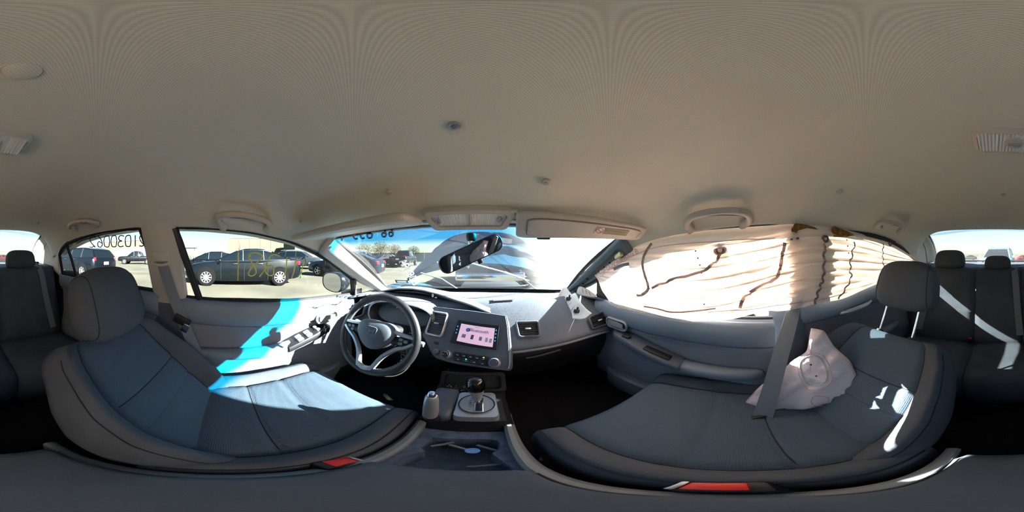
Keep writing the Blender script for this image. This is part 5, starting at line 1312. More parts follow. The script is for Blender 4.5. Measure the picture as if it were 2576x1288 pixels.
sab = thing('side_airbag', 'deflated white side airbag draped by the passenger seat', 'airbag', onA(1950, 1034))
sb_ = MB().loft(rings).build('airbag_cloth', M_BAG, sab, ang=180)
SB = bvh(sb_)
def ovl(cx_, cy_, a, b, rot, w, m, nm):
    P = []
    for k in range(30):
        t = 2 * math.pi * k / 30; x = math.copysign(abs(math.cos(t)) ** 0.75, math.cos(t)) * a; y = math.copysign(abs(math.sin(t)) ** 0.75, math.sin(t)) * b
        h_ = hit(SB, cx_ + x * math.cos(rot) - y * math.sin(rot), cy_ + x * math.sin(rot) + y * math.cos(rot), 0.0018)
        if h_ is not None: P.append(h_)
    if len(P) > 8: MB().tube(P, w, 5, closed=True).build(nm, m, sab)
ovl(2047, 933, 30, 38, R(-20), 0.0026, mat('green_grey_thread', '#aeb8b2', 0.9), 'oval_seam')
ovl(2049, 935, 39, 46, R(-20), 0.0010, mat('pink_thread', '#dca8a4', 0.9), 'oval_seam')
ovl(2063, 1009, 22, 13, R(5), 0.0012, mat('pink_thread', '#dca8a4', 0.9), 'vent_ring')
for px, py in ((2040, 917), (2053, 946)):
    c = hit(SB, px, py, 0.001); MB().lathe([(0.003, 0), (0.0028, 0.0012), (0.0004, 0.0012)], c, AN, 10).build('punch_hole', M_BLACK, sab)
# ================================================================== the broken pillar cover on the dash
bk_ = thing('broken_trim', 'snapped white pillar cover with ribs and black clips on the dash corner', 'trim piece', atd(1440, 800, 0.85))
A_ = cr([atd(1419, 719, 1.00), atd(1404, 745, 0.95), atd(1399, 772, 0.90), atd(1425, 797, 0.84), atd(1455, 803, 0.81), atd(1472, 801, 0.80)], 24)
C_ = cr([atd(1424, 722, 1.0), atd(1440, 742, 0.955), atd(1448, 737, 0.92), atd(1458, 757, 0.86), atd(1474, 776, 0.83), atd(1489, 788, 0.81)], 24)
rows = []
for i in range(24):
    dpt = 0.035 * math.sin(math.pi * min(1, i / 23 * 1.1 + 0.05))
    rows.append([A_[i].lerp(C_[i], j / 10) + Vector((0.02, 0.9, -0.35)) * dpt * math.sin(math.pi * j / 10) for j in range(11)])
MB().grid(rows).build('cover_shell', M_WHITE, bk_, solid=0.003)
for i in range(6, 19, 2):
    rr_ = rows[i]; MB().grid([[p for p in rr_[2:8]], [p.lerp(rr_[2].lerp(rr_[8], (k) / 5), 0.75) for k, p in enumerate(rr_[2:8])]]).build('rib', M_BEIGE, bk_, solid=0.002)
for px, py, d in ((1431, 752, 0.92), (1451, 783, 0.845)):
    c = atd(px, py, d); cl = MB().box(c, (0.030, 0.02, 0.026), frame_rot((0.9, -0.3, -0.2), (0.1, 0.3, 1)), r=0.004).build('clip', M_BLACK, bk_)
    MB().tube([c, c + Vector((0, -0.01, 0.025))], 0.005, 8).build('clip_stud', M_BLACK, cl)
up_ = thing('loose_trim', 'pale grey ribbed trim plate lying under the bare pillar', 'trim piece', atd(1475, 748, 0.92))
rows = [[atd(1447, 741, 0.98), atd(1452, 728, 0.99), atd(1456, 717, 1.0)], [atd(1462, 744, 0.95), atd(1468, 732, 0.96), atd(1474, 724, 0.97)], [atd(1480, 747, 0.92), atd(1486, 739, 0.925), atd(1490, 734, 0.93)], [atd(1498, 749, 0.90), atd(1500, 746, 0.90), atd(1501, 743, 0.90)]]
MB().grid(rows).build('trim_plate', M_PILLAR, up_, solid=0.006, sub=1)
for k in range(3):
    x = 1464 + k * 9
    MB().tube([atd(x, 726 + k * 4, 0.945 - k * 0.012), atd(x + 3, 736 + k * 3, 0.935 - k * 0.012)], 0.002, 5).build('rib', M_DASH2, up_)
tr_ = MB().prism([onx(1502, 697, 0.655), onx(1509, 699, 0.655), onx(1516, 722, 0.650), onx(1530, 742, 0.645), onx(1526, 750, 0.645), onx(1503, 749, 0.655)], (0, 0, 0), (0.02, 0, 0)).build('mirror_patch', M_BLACK)
tag(tr_, 'black triangular mirror cover at the front tip of the airbag curtain', 'trim piece')
# paper and grit on the dash top
DT = bvh([o for o in dash.children if o.name.startswith('dash_body')][0])
P = [hit(DT, x, y, 0.006) for x, y in ((1237, 755), (1290, 753), (1294, 757), (1242, 760))]
pp = MB().prism(P, (0, 0, 0), (0, 0, 0.006)).build('paper_strip', M_WHITE); tag(pp, 'folded pale strip lying on the dash top below the windscreen', 'paper')
gr = MB(); rg_ = random.Random(5)
for k in range(420):
    px, py = rg_.gauss(1275, 45), rg_.gauss(785, 22)
    if not 1170 < px < 1420 or py < 748: continue
    p = hit(DT, px, py, 0.0005)
    if p is None: continue
    s = rg_.uniform(0.0006, 0.0015); gr.add([p + Vector((s, 0, 0)), p + Vector((0, s, 0)), p + Vector((-s, -s * 0.5, 0)), p + Vector((0, 0, s))], [(0, 1, 3), (1, 2, 3), (2, 0, 3), (0, 2, 1)])
o = gr.build('glass_crumbs', mat('glass_crumb', '#dfeaec', 0.1, spec=1.0), smooth=False); tag(o, 'scattered crumbs of broken glass on the dash top', 'broken glass', kind='stuff')
gr = MB()
for k in range(60):
    px, py = rg_.uniform(1125, 1180), rg_.uniform(960, 985)
    p = onz(px, py, 0.632); s = rg_.uniform(0.001, 0.003); gr.add([p + Vector((s, 0, 0)), p + Vector((0, s, 0)), p + Vector((-s, -s * 0.5, 0)), p + Vector((0, 0, s))], [(0, 1, 3), (1, 2, 3), (2, 0, 3), (0, 2, 1)])
o = gr.build('glass_crumbs', mat('glass_crumb', '#dfeaec', 0.1, spec=1.0), smooth=False); tag(o, 'glinting glass crumbs in the tray ahead of the gear lever', 'broken glass', kind='stuff')
# ================================================================== writing on the glass
DG = {'0': [[(0, .5), (.15, .95), (.5, 1), (.85, .9), (1, .5), (.85, .08), (.5, 0), (.15, .06), (0, .5)]], '1': [[(.5, 1), (.5, 0)]],
      '2': [[(0, .8), (.2, 1), (.7, 1), (.95, .75), (.7, .4), (.05, .02), (.3, .08), (.6, .0), (1, .05)]], '3': [[(0, .95), (.6, 1), (.9, .8), (.75, .58), (.35, .52), (.8, .45), (1, .22), (.7, .0), (.1, .05)]],
      '6': [[(.75, 1), (.3, .7), (.05, .3), (.25, .02), (.7, .05), (.85, .3), (.6, .5), (.15, .35)]], '5': [[(.9, 1), (.2, 1), (.15, .6), (.6, .65), (.95, .35), (.6, .02), (.05, .08)]],
      '7': [[(0, 1), (1, 1), (.4, 0)]], 'Y': [[(0, 1), (.5, .5), (1, 1)], [(.5, .5), (.5, 0)]], '9': [[(.85, .6), (.5, .5), (.15, .7), (.3, .98), (.75, .98), (.9, .7), (.8, .3), (.5, 0)]],
      'A': [[(0, 0), (.5, 1), (1, 0)], [(.2, .4), (.8, .4)]], 'p': [[(.1, 0), (.1, .9), (.6, 1), (.9, .75), (.6, .5), (.1, .5)]]}
def wtext(nm, lab, s, place, m, r, mirror, adv=1.35, w=1.0, flat=1.0):
    """handwriting: place(x, y) -> point on the glass; x grows along the line, y up, unit = letter height"""
    t = thing(nm, lab, 'writing', place(0, 0))
    x0 = 0
    for ch in s:
        for st_ in DG.get(ch, []):
            P = cr([place(x0 + a * w * 0.62, b) for a, b in st_], max(6, len(st_) * 4)) if len(st_) > 2 else [place(x0 + a * w * 0.62, b) for a, b in st_]
            MB().tube(P, r, 6).build('stroke', m, t)
        x0 += adv * w * 0.62
    return t
GT2 = BVHTree.FromPolygons([v for r in r2 for v in r], [(i * 20 + j, i * 20 + j + 1, (i + 1) * 20 + j + 1, (i + 1) * 20 + j) for i in range(6) for j in range(19)])
M_INK = mat('blue_black_ink', '#15203c', 0.6)
def pl2(x, y):
    px, py = 366 - x * 27.5, 619 - y * 28 + 0.6 * x
    h_ = hit(GT2, px, py, 0.002); return h_ if h_ is not None else on_side(px, py, -1)
wtext('marker_writing', 'dark marker number 21030062 seen mirrored on the left rear window', '21030062', pl2, M_INK, 0.0026, True, adv=1.22, w=0.86)
GT1 = BVHTree.FromPolygons([v for r in r1 for v in r], [(i * 20 + j, i * 20 + j + 1, (i + 1) * 20 + j + 1, (i + 1) * 20 + j) for i in range(6) for j in range(19)])
M_YEL = mat('yellow_grease_pencil', '#e6d95c', 0.7)
yw = thing('grease_writing', 'yellow grease pencil strokes 1861 across the left front window', 'writing', hit(GT1, 635, 690, 0.002))
for stx in ([(599, 634), (599, 665), (598, 705)], [(630, 645), (626, 640), (634, 636), (650, 637), (660, 643), (655, 652), (640, 665), (628, 680), (625, 690), (633, 694), (643, 688), (643, 678), (636, 664), (626, 648), (630, 642)],
    [(703, 644), (690, 640), (680, 644), (674, 655), (668, 670), (668, 683), (676, 692), (686, 691), (688, 682), (688, 671), (680, 667), (670, 672), (660, 686), (652, 696)], [(722, 646), (718, 680), (713, 697)], [(744, 652), (739, 680), (733, 700)], [(766, 652), (761, 670), (754, 702)]):
    P = [hit(GT1, p.x, p.y, 0.002) for p in cr([(x, y, 0) for x, y in stx], max(8, 4 * len(stx)))]; P = [p for p in P if p is not None]
    MB().tube(P, 0.0028, 6).build('stroke', M_YEL, yw)
# windscreen: paper tag in the shade band, white marker writing, registration sticker
def pw(px, py, off=0.003): return hit(wtree, px, py, off)
pt_ = thing('paper_tag', 'translucent paper tag with big mirrored numbers in the windscreen corner', 'tag', pw(920, 598))
ptm = cloth('thin_paper', '#b9d3d6', 0.7, '#bfe0e6')
T2 = [pw(866 + k * 13, 584 - k * 2.2, 0.0015) for k in range(11)]; B_ = [pw(872 + k * 12.8, 608 - k * 1.3, 0.0015) for k in range(11)]
if all(p is not None for p in T2 + B_): MB().grid([T2, B_]).build('paper_sheet', ptm, pt_)
def pl3(x, y): return pw(990 - x * 21.5, 592 - y * 22 + x * 1.8, 0.003)
x0 = 0
for ch in '667055 Y':
    for st_ in DG.get(ch, []):
        P = [pl3(x0 + a * 0.6, b) for a, b in st_]; P = [p for p in P if p is not None]
        if len(P) > 1: MB().tube(cr(P, len(P) * 3) if len(P) > 2 else P, 0.0038, 6).build('stroke', M_INK, pt_)
    x0 += 0.82
def pl4(x, y):
    ang = R(62); return pw(1012 + (x * math.cos(ang) * 1.0 + y * math.sin(ang)) * 17 - 8, 650 + (x * math.sin(ang) - y * math.cos(ang)) * 15 + 8, 0.003)
wtext('marker_writing', 'white marker date running down the windscreen beside the raised bonnet', 'Ap0303', pl4, M_WHITE, 0.0030, False, adv=1.25, w=1.0)
stk = thing('registration_sticker', 'blue and white registration sticker low on the windscreen', 'sticker', pw(1007, 708))
q_ = [pw(993, 703), pw(1024, 704), pw(1028, 711), pw(997, 711)]
MB().add(q_, [(0, 1, 2, 3)]).build('sticker_sheet', mat('sticker_blue', '#24476e', 0.6), stk, smooth=False)
q2 = [pw(998, 704.5, 0.004), pw(1021, 705.5, 0.004), pw(1023, 709.5, 0.004), pw(1000, 709.5, 0.004)]
MB().add(q2, [(0, 1, 2, 3)]).build('sticker_band', M_WHITE, stk, smooth=False)
# pale stickers on the pillar side of the rear glass
# ================================================================== this car's outside
M_BLUE = mat('dark_blue_car_paint', '#17506a', 0.35, 0.1, vary=0.15, vscale=5, coat=0.15)
bo = thing('bonnet', 'buckled blue bonnet standing raised beyond the windscreen', 'bonnet', (0, 1.45, 0.95))
rows = []
for j in range(19):
    v = j / 18; row = []
    for i in range(31):
        u = -1 + i / 15; w = lerp(0.70, 0.46, v ** 1.6)
        x = u * w + 0.03 + 0.05 * v; 
        z = lerp(0.945 + 0.150 * (1 - abs(u) ** 2.2), 1.44 - 0.11 * abs(u) ** 3, v)
        y = 1.45 + 0.30 * v + 0.06 * math.sin(v * math.pi) + 0.03 * math.exp(-((u + 0.25 - v * 0.5) / 0.12) ** 2) - 0.035 * math.exp(-((v - 0.62 + u * 0.18) / 0.06) ** 2)
        row.append((x, y, z))
    rows.append(row)
MB().grid(rows).build('bonnet_skin', M_BLUE, bo, ang=60, solid=0.012)
MB().tube(cr([(-0.60, 1.50, 1.03), (-0.2, 1.55, 1.12), (0.3, 1.56, 1.10), (0.62, 1.5, 1.0)], 20), 0.006, 6).build('crease_ridge', M_BLUE, bo)
cw = MB(); cw.grid([[(x, ywb(x) + 0.015, 0.905), (x, ywb(x) + 0.10, 0.890), (x, 1.45, 0.90), (x, 1.47, 0.80), (x, 1.47, 0.5)] for x in [-0.72 + 1.44 * i / 12 for i in range(13)]])
tag(cw.build('cowl_panel', M_BLACK), 'black cowl panel at the foot of the windscreen', 'cowl', kind='structure')
eb = thing('engine_bay', 'dark crumpled engine bay ahead of the cowl', 'engine bay', (0, 2.0, 0.3))
em_ = MB(); em_.box((0.15, 1.9, 0.72), (0.7, 0.5, 0.25), r=0.03); em_.build('engine_cover', M_BLACK, eb)
for s in (-1, 1):
    MB().loft([[(s * x, y, z) for x, z in ((0.70, 0.3), (0.86, 0.3), (0.87, 0.75), (0.80, zt), (0.68, zt))] for y, zt in ((1.26, 0.90), (1.4, 0.90), (1.9, 0.84), (2.3, 0.74))]).build('wing_panel', M_BLUE, eb)
for k, (a, b, lab) in enumerate((((0.46, 1.13), (-0.10, 1.21), 'windscreen wiper lying across the passenger side glass'), ((-0.14, 1.20), (-0.50, 1.02), 'windscreen wiper standing up in front of the steering wheel side'))):
    w_ = thing('wiper', lab, 'wiper', (a[0], a[1] + 0.04, 0.90), 'windscreen wipers')
    pv = Vector((a[0], a[1] + 0.06, 0.912))
    tip = pw(1176, 672, -0.03) if k == 0 else pw(1100, 672, -0.03)
    st_ = pw(1330, 716, -0.03) if k == 0 else pw(1022, 718, -0.03)
    MB().tube([pv, pv.lerp(st_.lerp(tip, 0.45), 0.5) + Vector((0, 0.02, 0.03)), st_.lerp(tip, 0.45) + Vector((0, 0.012, 0.012))], [0.008, 0.006, 0.004], 8).build('wiper_arm', M_BLACK, w_)
    MB().tube([st_, st_.lerp(tip, 0.5) + Vector((0, 0.006, 0.008)), tip], 0.0045, 8).build('wiper_blade', M_RUBBER if k else M_SILVER, w_)
# driver's door mirror
dm2 = thing('door_mirror', 'black door mirror outside the left front window', 'mirror', (-0.90, 0.74, 0.93))
def ovm(y, k, n=28):
    out = []
    for t in range(n):
        a = 2 * math.pi * t / n; x = math.copysign(abs(math.cos(a)) ** 0.6, math.cos(a)) * 0.118; z = math.copysign(abs(math.sin(a)) ** 0.75, math.sin(a)) * 0.075
        if x < 0: z *= 1 - 0.15 * (x / -0.118)
        out.append((-0.925 + x * k, y, 0.985 + z * k))
    return out
MB().loft([ovm(0.86, 0.4), ovm(0.84, 0.75), ovm(0.79, 0.97), ovm(0.735, 1.0), ovm(0.730, 0.95), ovm(0.737, 0.90)], caps=True).build('housing', mat('black_gloss_paint', '#10161c', 0.2, coat=0.5), dm2, ang=60)
MB().add([Vector(p) + Vector((0, -0.002 , 0)) for p in ovm(0.737, 0.90)], [tuple(range(28))]).build('mirror_glass', mat('mirror_silver', '#c4c8cc', 0.02, 1.0), dm2, smooth=False)
MB().loft([[(-0.82, y, 0.93 + dz), (-0.70, y + 0.02, 0.95 + dz)] + [(-0.70, y + 0.02, 0.93 + dz - 0.02), (-0.82, y, 0.90 + dz)] for y, dz in ((0.74, 0.0), (0.80, 0.01))]).build('mirror_arm', M_BLACK, dm2)
# ================================================================== the yard
gm = bpy.data.materials.new('weathered_concrete'); gm.use_nodes = True
nt = gm.node_tree; b_ = nt.nodes['Principled BSDF']; b_.inputs['Roughness'].default_value = 0.95; b_.inputs['Specular IOR Level'].default_value = 0.1
tc = nt.nodes.new('ShaderNodeTexCoord'); n1 = nt.nodes.new('ShaderNodeTexNoise'); n1.inputs['Scale'].default_value = 0.5; n1.inputs['Detail'].default_value = 9
nt.links.new(tc.outputs['Object'], n1.inputs['Vector'])
rp = nt.nodes.new('ShaderNodeValToRGB'); rp.color_ramp.elements[0].color = lin('#4a4841'); rp.color_ramp.elements[1].color = lin('#5a574e'); rp.color_ramp.elements[0].position = 0.35; rp.color_ramp.elements[1].position = 0.65
nt.links.new(n1.outputs['Fac'], rp.inputs[0]); nt.links.new(rp.outputs[0], b_.inputs['Base Color'])
gd = MB().grid([[(-400, -400, 0), (400, -400, 0)], [(-400, 400, 0), (400, 400, 0)]]).build('ground', gm)
tag(gd, 'pale weathered concrete of the vehicle storage yard', 'ground', kind='structure')
M_CGL = mat('dark_car_glass', '#0a1014', 0.08, spec=0.9)
M_TYRE = mat('tyre_rubber', '#0d0d0e', 0.9, spec=0.08)
M_RIM = mat('bright_alloy', '#c9ccd0', 0.25, 0.9)
M_TAIL = mat('red_tail_lamp', '#b01822', 0.2)
M_HEADL = mat('clear_head_lamp', '#cdd3d6', 0.15)
WHEELS = {}
def wheel_mesh(spk):
    if spk in WHEELS: return WHEELS[spk]
    t = MB().lathe([(0.42, -0.10), (0.62, -0.115), (0.68, -0.09), (0.70, 0.0), (0.68, 0.09), (0.62, 0.115), (0.46, 0.105), (0.44, 0.06)], (0, 0, 0), (1, 0, 0), 28, caps=False)
    r = MB().lathe([(0.455, 0.104), (0.43, 0.108), (0.42, 0.05), (0.41, 0.04)], (0, 0, 0), (1, 0, 0), 28, caps=False)
    for k in range(spk):
        a = 2 * math.pi * k / spk; d = Vector((0, math.cos(a), math.sin(a))); w = Vector((0, -math.sin(a), math.cos(a)))
        r.loft([[d * rr + w * ww + Vector((0.085 - dx, 0, 0)), d * rr - w * ww + Vector((0.085 - dx, 0, 0)), d * rr - w * ww + Vector((0.05, 0, 0)), d * rr + w * ww + Vector((0.05, 0, 0))] for rr, ww, dx in ((0.06, 0.05, 0), (0.42, 0.045, -0.015))])
    r.lathe([(0.10, 0.05), (0.10, 0.09), (0.05, 0.10), (0.001, 0.10)], (0, 0, 0), (1, 0, 0), 16)
    h = MB().lathe([(0.40, 0.035), (0.001, 0.035)], (0, 0, 0), (1, 0, 0), 20, caps=False)
    res = []
    for mb, nm, mm in ((t, 'tyre', M_TYRE), (r, 'rim', M_RIM), (h, 'brake_backing', M_BLACK)):
        o = mb.build(nm, mm); me = o.data; bpy.data.objects.remove(o); res.append((nm, me))
    WHEELS[spk] = res
    return res
STY = {  # stations: t along length (0 rear, 1 front), top height (of H), half width (of W/2), bottom
 'sedan': dict(st=[(0.0, .58, .78, .26), (.015, .66, .86, .20), (.06, .715, .93, .17), (.2, .715, .99, .14), (.36, .665, 1.0, .13), (.55, .66, 1.0, .13), (.70, .665, .99, .13), (.84, .635, .97, .14), (.94, .57, .92, .16), (.985, .50, .85, .18), (1.0, .42, .76, .24)],
   gh=[(.09, .70), (.27, 1.0), (.53, 1.0), (.73, .66)], pil=[.33, .50], wh=(.20, .80)),
 'suv': dict(st=[(0.0, .55, .82, .28), (.012, .64, .90, .22), (.05, .66, .96, .19), (.2, .65, 1.0, .17), (.5, .64, 1.0, .16), (.68, .645, .99, .16), (.84, .62, .97, .17), (.95, .56, .93, .2), (.99, .48, .86, .22), (1.0, .40, .78, .26)],
   gh=[(.02, .66), (.09, .985), (.56, 1.0), (.73, .645)], pil=[.24, .46], wh=(.19, .81)),
 'pickup': dict(st=[(0.0, .60, .92, .30), (.01, .62, .95, .28), (.2, .62, .98, .26), (.38, .62, 1.0, .24), (.55, .61, 1.0, .22), (.72, .62, .99, .22), (.88, .61, .97, .22), (.96, .58, .94, .24), (.99, .52, .90, .26), (1.0, .44, .84, .3)],
   gh=[(.36, .62), (.40, .99), (.60, 1.0), (.73, .62)], pil=[.44, .56], wh=(.21, .81))}
def car(name, label, loc, head, style, L, Wd, H, col, spk=10, wr_=0.33, trim=None, tail=True, grp='cars parked in the yard', bumper=None, rimcol=None, plate_=True, roofcol=None):
    S = STY[style]; root = thing(name, label, 'pickup truck' if style == 'pickup' else 'car', (loc[0], loc[1], 0), grp)
    hv = Vector((head[0], head[1], 0)).normalized(); root.rotation_euler = (0, 0, math.atan2(-hv.x, hv.y))
    pm = mat('paint_' + col, col, 0.25, 0.0, spec=0.35, coat=0.12); hw = Wd / 2
    def fin(mb, nm, m, par=root, ang=40, smooth=True):
        o = mb.build(nm, m, None, smooth=smooth, ang=ang); o.parent = par; return o
    def Y(t): return (t - 0.5) * L
    rings = []
    for t, top, w, zb in S['st']:
        w *= hw; top *= H; zb *= H; m_ = lerp(zb, top, 0.55)
        h_ = [(w * .86, zb), (w * .97, zb + (top - zb) * .18), (w, lerp(zb, top, .45)), (w * .985, lerp(zb, top, .70)), (w * .95, top - .035 * H), (w * .86, top - .006 * H), (w * .5, top + .008 * H)]
        rings.append([(x, Y(t), z) for x, z in h_] + [(-x, Y(t), z) for x, z in h_[::-1]])
    body = fin(MB().loft(rings), 'body', pm, ang=45)
    g0, g1, g2, g3 = S['gh']
    def ghr(f, ins):
        z = lerp(0, 1, f)
        y0 = Y(lerp(g0[0], g1[0], f)); y1 = Y(lerp(g3[0], g2[0], f)); zz0 = lerp(g0[1], g1[1], f) * H; zz1 = lerp(g3[1], g2[1], f) * H
        w = lerp(.91, .70, f) * hw - ins
        n = 6; pts = []
        ys = [lerp(y0, y1, k / (n - 1)) for k in range(n)]; zs = [lerp(zz0, zz1, k / (n - 1)) - .055 * H * f * abs(2 * k / (n - 1) - 1.08) ** 3 for k in range(n)]
        pts = [(w * (0.90 if k in (0, n - 1) else 1), ys[k], zs[k]) for k in range(n)] + [(-w * (0.90 if k in (0, n - 1) else 1), ys[k], zs[k]) for k in range(n - 1, -1, -1)]
        return pts
    fin(MB().loft([ghr(-0.1, 0), ghr(0.4, -0.015), ghr(0.75, -0.01), ghr(0.93, 0)]), 'window_glass', M_CGL, ang=30)
    rm = mat('paint_' + roofcol, roofcol, 0.4) if roofcol else pm
    fin(MB().loft([ghr(0.90, -0.012), ghr(0.985, -0.004), [(x * .8, y * .97, z + .010 * H) for x, y, z in ghr(1.0, 0.03)]]), 'roof', rm, ang=50)
    tm = trim or pm
    for s in (-1, 1):
        A = [Vector(p) for p in ghr(0.0, -0.008)]; Bq = [Vector(p) for p in ghr(0.92, -0.008)]
        idx = (0, 5) if s > 0 else (11, 6)
        for i in idx: fin(MB().tube([A[i], A[i].lerp(Bq[i], .5), Bq[i]], 0.035 * H / 1.45, 6), 'window_pillar', pm)
        for pt_2 in S['pil']:
            f0 = (pt_2 - g0[0]) / (g3[0] - g0[0]); f1 = max(0, min(1, (pt_2 - g1[0]) / (g2[0] - g1[0])))
            a0 = Vector((s * (.91 * hw + .006), Y(pt_2), lerp(g0[1], g3[1], f0) * H)); a1 = Vector((s * (.715 * hw + .006), Y(lerp(g1[0], g2[0], f1)), .955 * H))
            fin(MB().tube([a0, a1], 0.022 * H / 1.45, 6), 'window_pillar', M_BLACK)
        line = [A[k] for k in (range(6) if s > 0 else range(11, 5, -1))]
        fin(MB().tube([p + Vector((s * 0.004, 0, 0.004)) for p in line], 0.012, 5), 'belt_moulding', tm)
        tl = [Bq[k] for k in (range(6) if s > 0 else range(11, 5, -1))]
        fin(MB().tube([line[0]] + [p + Vector((s * 0.004, 0, -0.012)) for p in tl] + [line[-1]], 0.010, 5), 'roof_moulding', tm)
        for tt in (.36 if style != 'pickup' else .50, .56 if style != 'pickup' else .62):
            fin(MB().box((s * hw * 0.992, Y(tt), .60 * H), (0.03, 0.20, 0.03), r=0.01), 'door_handle', trim or M_CHROME)
        for tt in (.30, .49, .68) if style != 'pickup' else (.40, .56, .70):
            fin(MB().box((s * hw * 0.992, Y(tt), .40 * H), (0.02, 0.010, .44 * H)), 'door_gap', M_BLACK)
        fin(MB().box((s * (hw + .05), Y(g3[0] - .045), .68 * H), (0.16, 0.08, 0.11), r=0.03), 'door_mirror', pm)
        fin(MB().box((s * hw * .70, Y(.972), .50 * H), (0.30, 0.16, 0.10), Matrix.Rotation(R(-s * 22), 3, 'Z'), r=0.03), 'headlight', M_HEADL)
        if tail:
            th_ = 0.16 if style == 'sedan' else 0.34
            fin(MB().box((s * hw * .78, Y(.022), (.60 if style == 'sedan' else .56) * H), (0.22 if style == 'sedan' else 0.13, 0.16, th_), Matrix.Rotation(R(s * 20), 3, 'Z'), r=0.03), 'taillight', M_TAIL)
        for tt in S['wh']:
            c = Vector((s * (hw - 0.016), Y(tt), wr_))
            fin(MB().lathe([(wr_ * 1.10, -0.12), (wr_ * 1.10, 0.100), (wr_ * 1.04, 0.104), (0.001, 0.104)], (s * (hw - 0.10), Y(tt), wr_ * 1.12), (s, 0, 0), 26), 'wheel_arch', M_TYRE)
            wrt = bpy.data.objects.new('wheel', None); COL.objects.link(wrt); wrt.parent = root; wrt.location = c
            wrt.scale = (wr_ / 0.70,) * 3; wrt.rotation_euler = (0, 0, 0 if s > 0 else math.pi)
            for nm, me in wheel_mesh(spk):
                o = bpy.data.objects.new(nm, me); COL.objects.link(o); o.parent = wrt
    fin(MB().box((0, Y(.992), .40 * H), (Wd * .55, 0.06, .16 * H), r=0.03), 'grille', M_BLACK)
    if bumper: fin(MB().box((0, Y(1.0), .36 * H), (Wd * .96, 0.16, .13 * H), r=0.05, seg=3), 'front_bumper', bumper); fin(MB().box((0, Y(0.0), .34 * H), (Wd * .94, 0.14, .11 * H), r=0.04), 'rear_bumper', bumper)
    if plate_: fin(MB().box((0, Y(-.003), .47 * H), (0.34, 0.02, 0.16), r=0.004), 'number_plate', M_WHITE)
    if style == 'pickup':
        fin(MB().box((0, Y(.18), .615 * H), (Wd * .80, L * .32, .02)), 'load_bed', M_BLACK)
    if style == 'suv':
        for s in (-1, 1): fin(MB().tube([(s * hw * .62, Y(.12), 1.0 * H), (s * hw * .62, Y(.16), 1.03 * H), (s * hw * .62, Y(.50), 1.035 * H), (s * hw * .62, Y(.54), 1.01 * H)], 0.018, 6), 'roof_rail', M_SILVER)
    return root
def pol(px, D): a = R((px - X0) * 360 / 2576); return Vector((CAM.x + D * math.sin(a), D * math.cos(a)))
car('parked_sedan', 'dark blue black sedan with chrome wheels filling the left front window', (-7.05, 0.78), (-0.3, -2.9), 'sedan', 4.75, 1.84, 1.47, '#05090d', 10, 0.345, trim=M_CHROME)
car('parked_sedan', 'black sedan half hidden behind the chrome wheeled sedan', (-10.6, -0.9), (-0.35, -2.9), 'sedan', 4.6, 1.8, 1.45, '#06080b', 7)
car('parked_suv', 'dark silver SUV beyond the tail of the chrome wheeled sedan', pol(755, 15.5), (0.75, 0.75), 'suv', 4.6, 1.82, 1.68, '#2c3238', 6)
car('parked_sedan', 'dark blue car nosing in behind the door mirror', pol(868, 9.6), (-0.93, -0.35), 'sedan', 4.5, 1.78, 1.42, '#0c1420', 5)
car('parked_suv', 'grey green estate car seen through the left edge of the windscreen', pol(905, 13.0), (-0.25, 0.95), 'suv', 4.6, 1.8, 1.55, '#2a4048', 6)
car('parked_sedan', 'small black sedan before the bare trees', pol(975, 21), (0.2, 0.95), 'sedan', 4.5, 1.78, 1.45, '#0e0f13', 6)
car('pickup_truck', 'black pickup seen from behind beside the white windscreen writing', pol(1018, 19), (-0.2, 0.98), 'pickup', 5.6, 1.98, 1.85, '#0a0f16', 6, 0.38)
car('pickup_truck', 'black truck with bright front bumper facing the wrecked car', (0.15, 6.9), (0.05, -1), 'pickup', 5.4, 1.9, 1.75, '#0c151c', 6, 0.38, bumper=M_CHROME)
car('parked_suv', 'pale teal SUV standing behind the rear window', (-0.35, -10.3), (0.18, 1), 'suv', 4.6, 1.85, 1.72, '#5fb0b8', 6, roofcol='#37b5c8')
car('parked_suv', 'black SUV with red tail lamps in the left rear window', (-6.7, -8.3), (-0.05, -1), 'suv', 4.8, 1.9, 1.68, '#060a10', 7, 0.36)
car('pickup_truck', 'black pickup in profile beside the warehouse doors', pol(346, 24), (0.30, -0.95), 'pickup', 5.6, 1.98, 1.88, '#07090f', 6, 0.39)
car('parked_sedan', 'far red car at the edge of the rear window', pol(2576, 34), (0.9, 0.3), 'sedan', 4.5, 1.8, 1.45, '#7a1820', 5)
car('parked_sedan', 'far dark car beyond the passenger rear headrest', pol(2438, 48), (0.95, 0.2), 'sedan', 4.5, 1.8, 1.45, '#3c4248', 5)
car('parked_sedan', 'white car standing to the right beyond the windscreen', pol(1400, 9.5), (0.9, 0.4), 'sedan', 4.6, 1.8, 1.45, '#c8d0d4', 6)
tyr = thing('loose_tyre', 'black tyre lying on the ground below the left front window', 'tyre', (-3.75, -0.50, 0.0))
for nm, me in wheel_mesh(6)[:2]:
    o = bpy.data.objects.new(nm, me); COL.objects.link(o); o.parent = tyr; o.scale = (0.5,) * 3; o.rotation_euler = (0, R(-90), 0); o.location = (0, 0, 0.058)
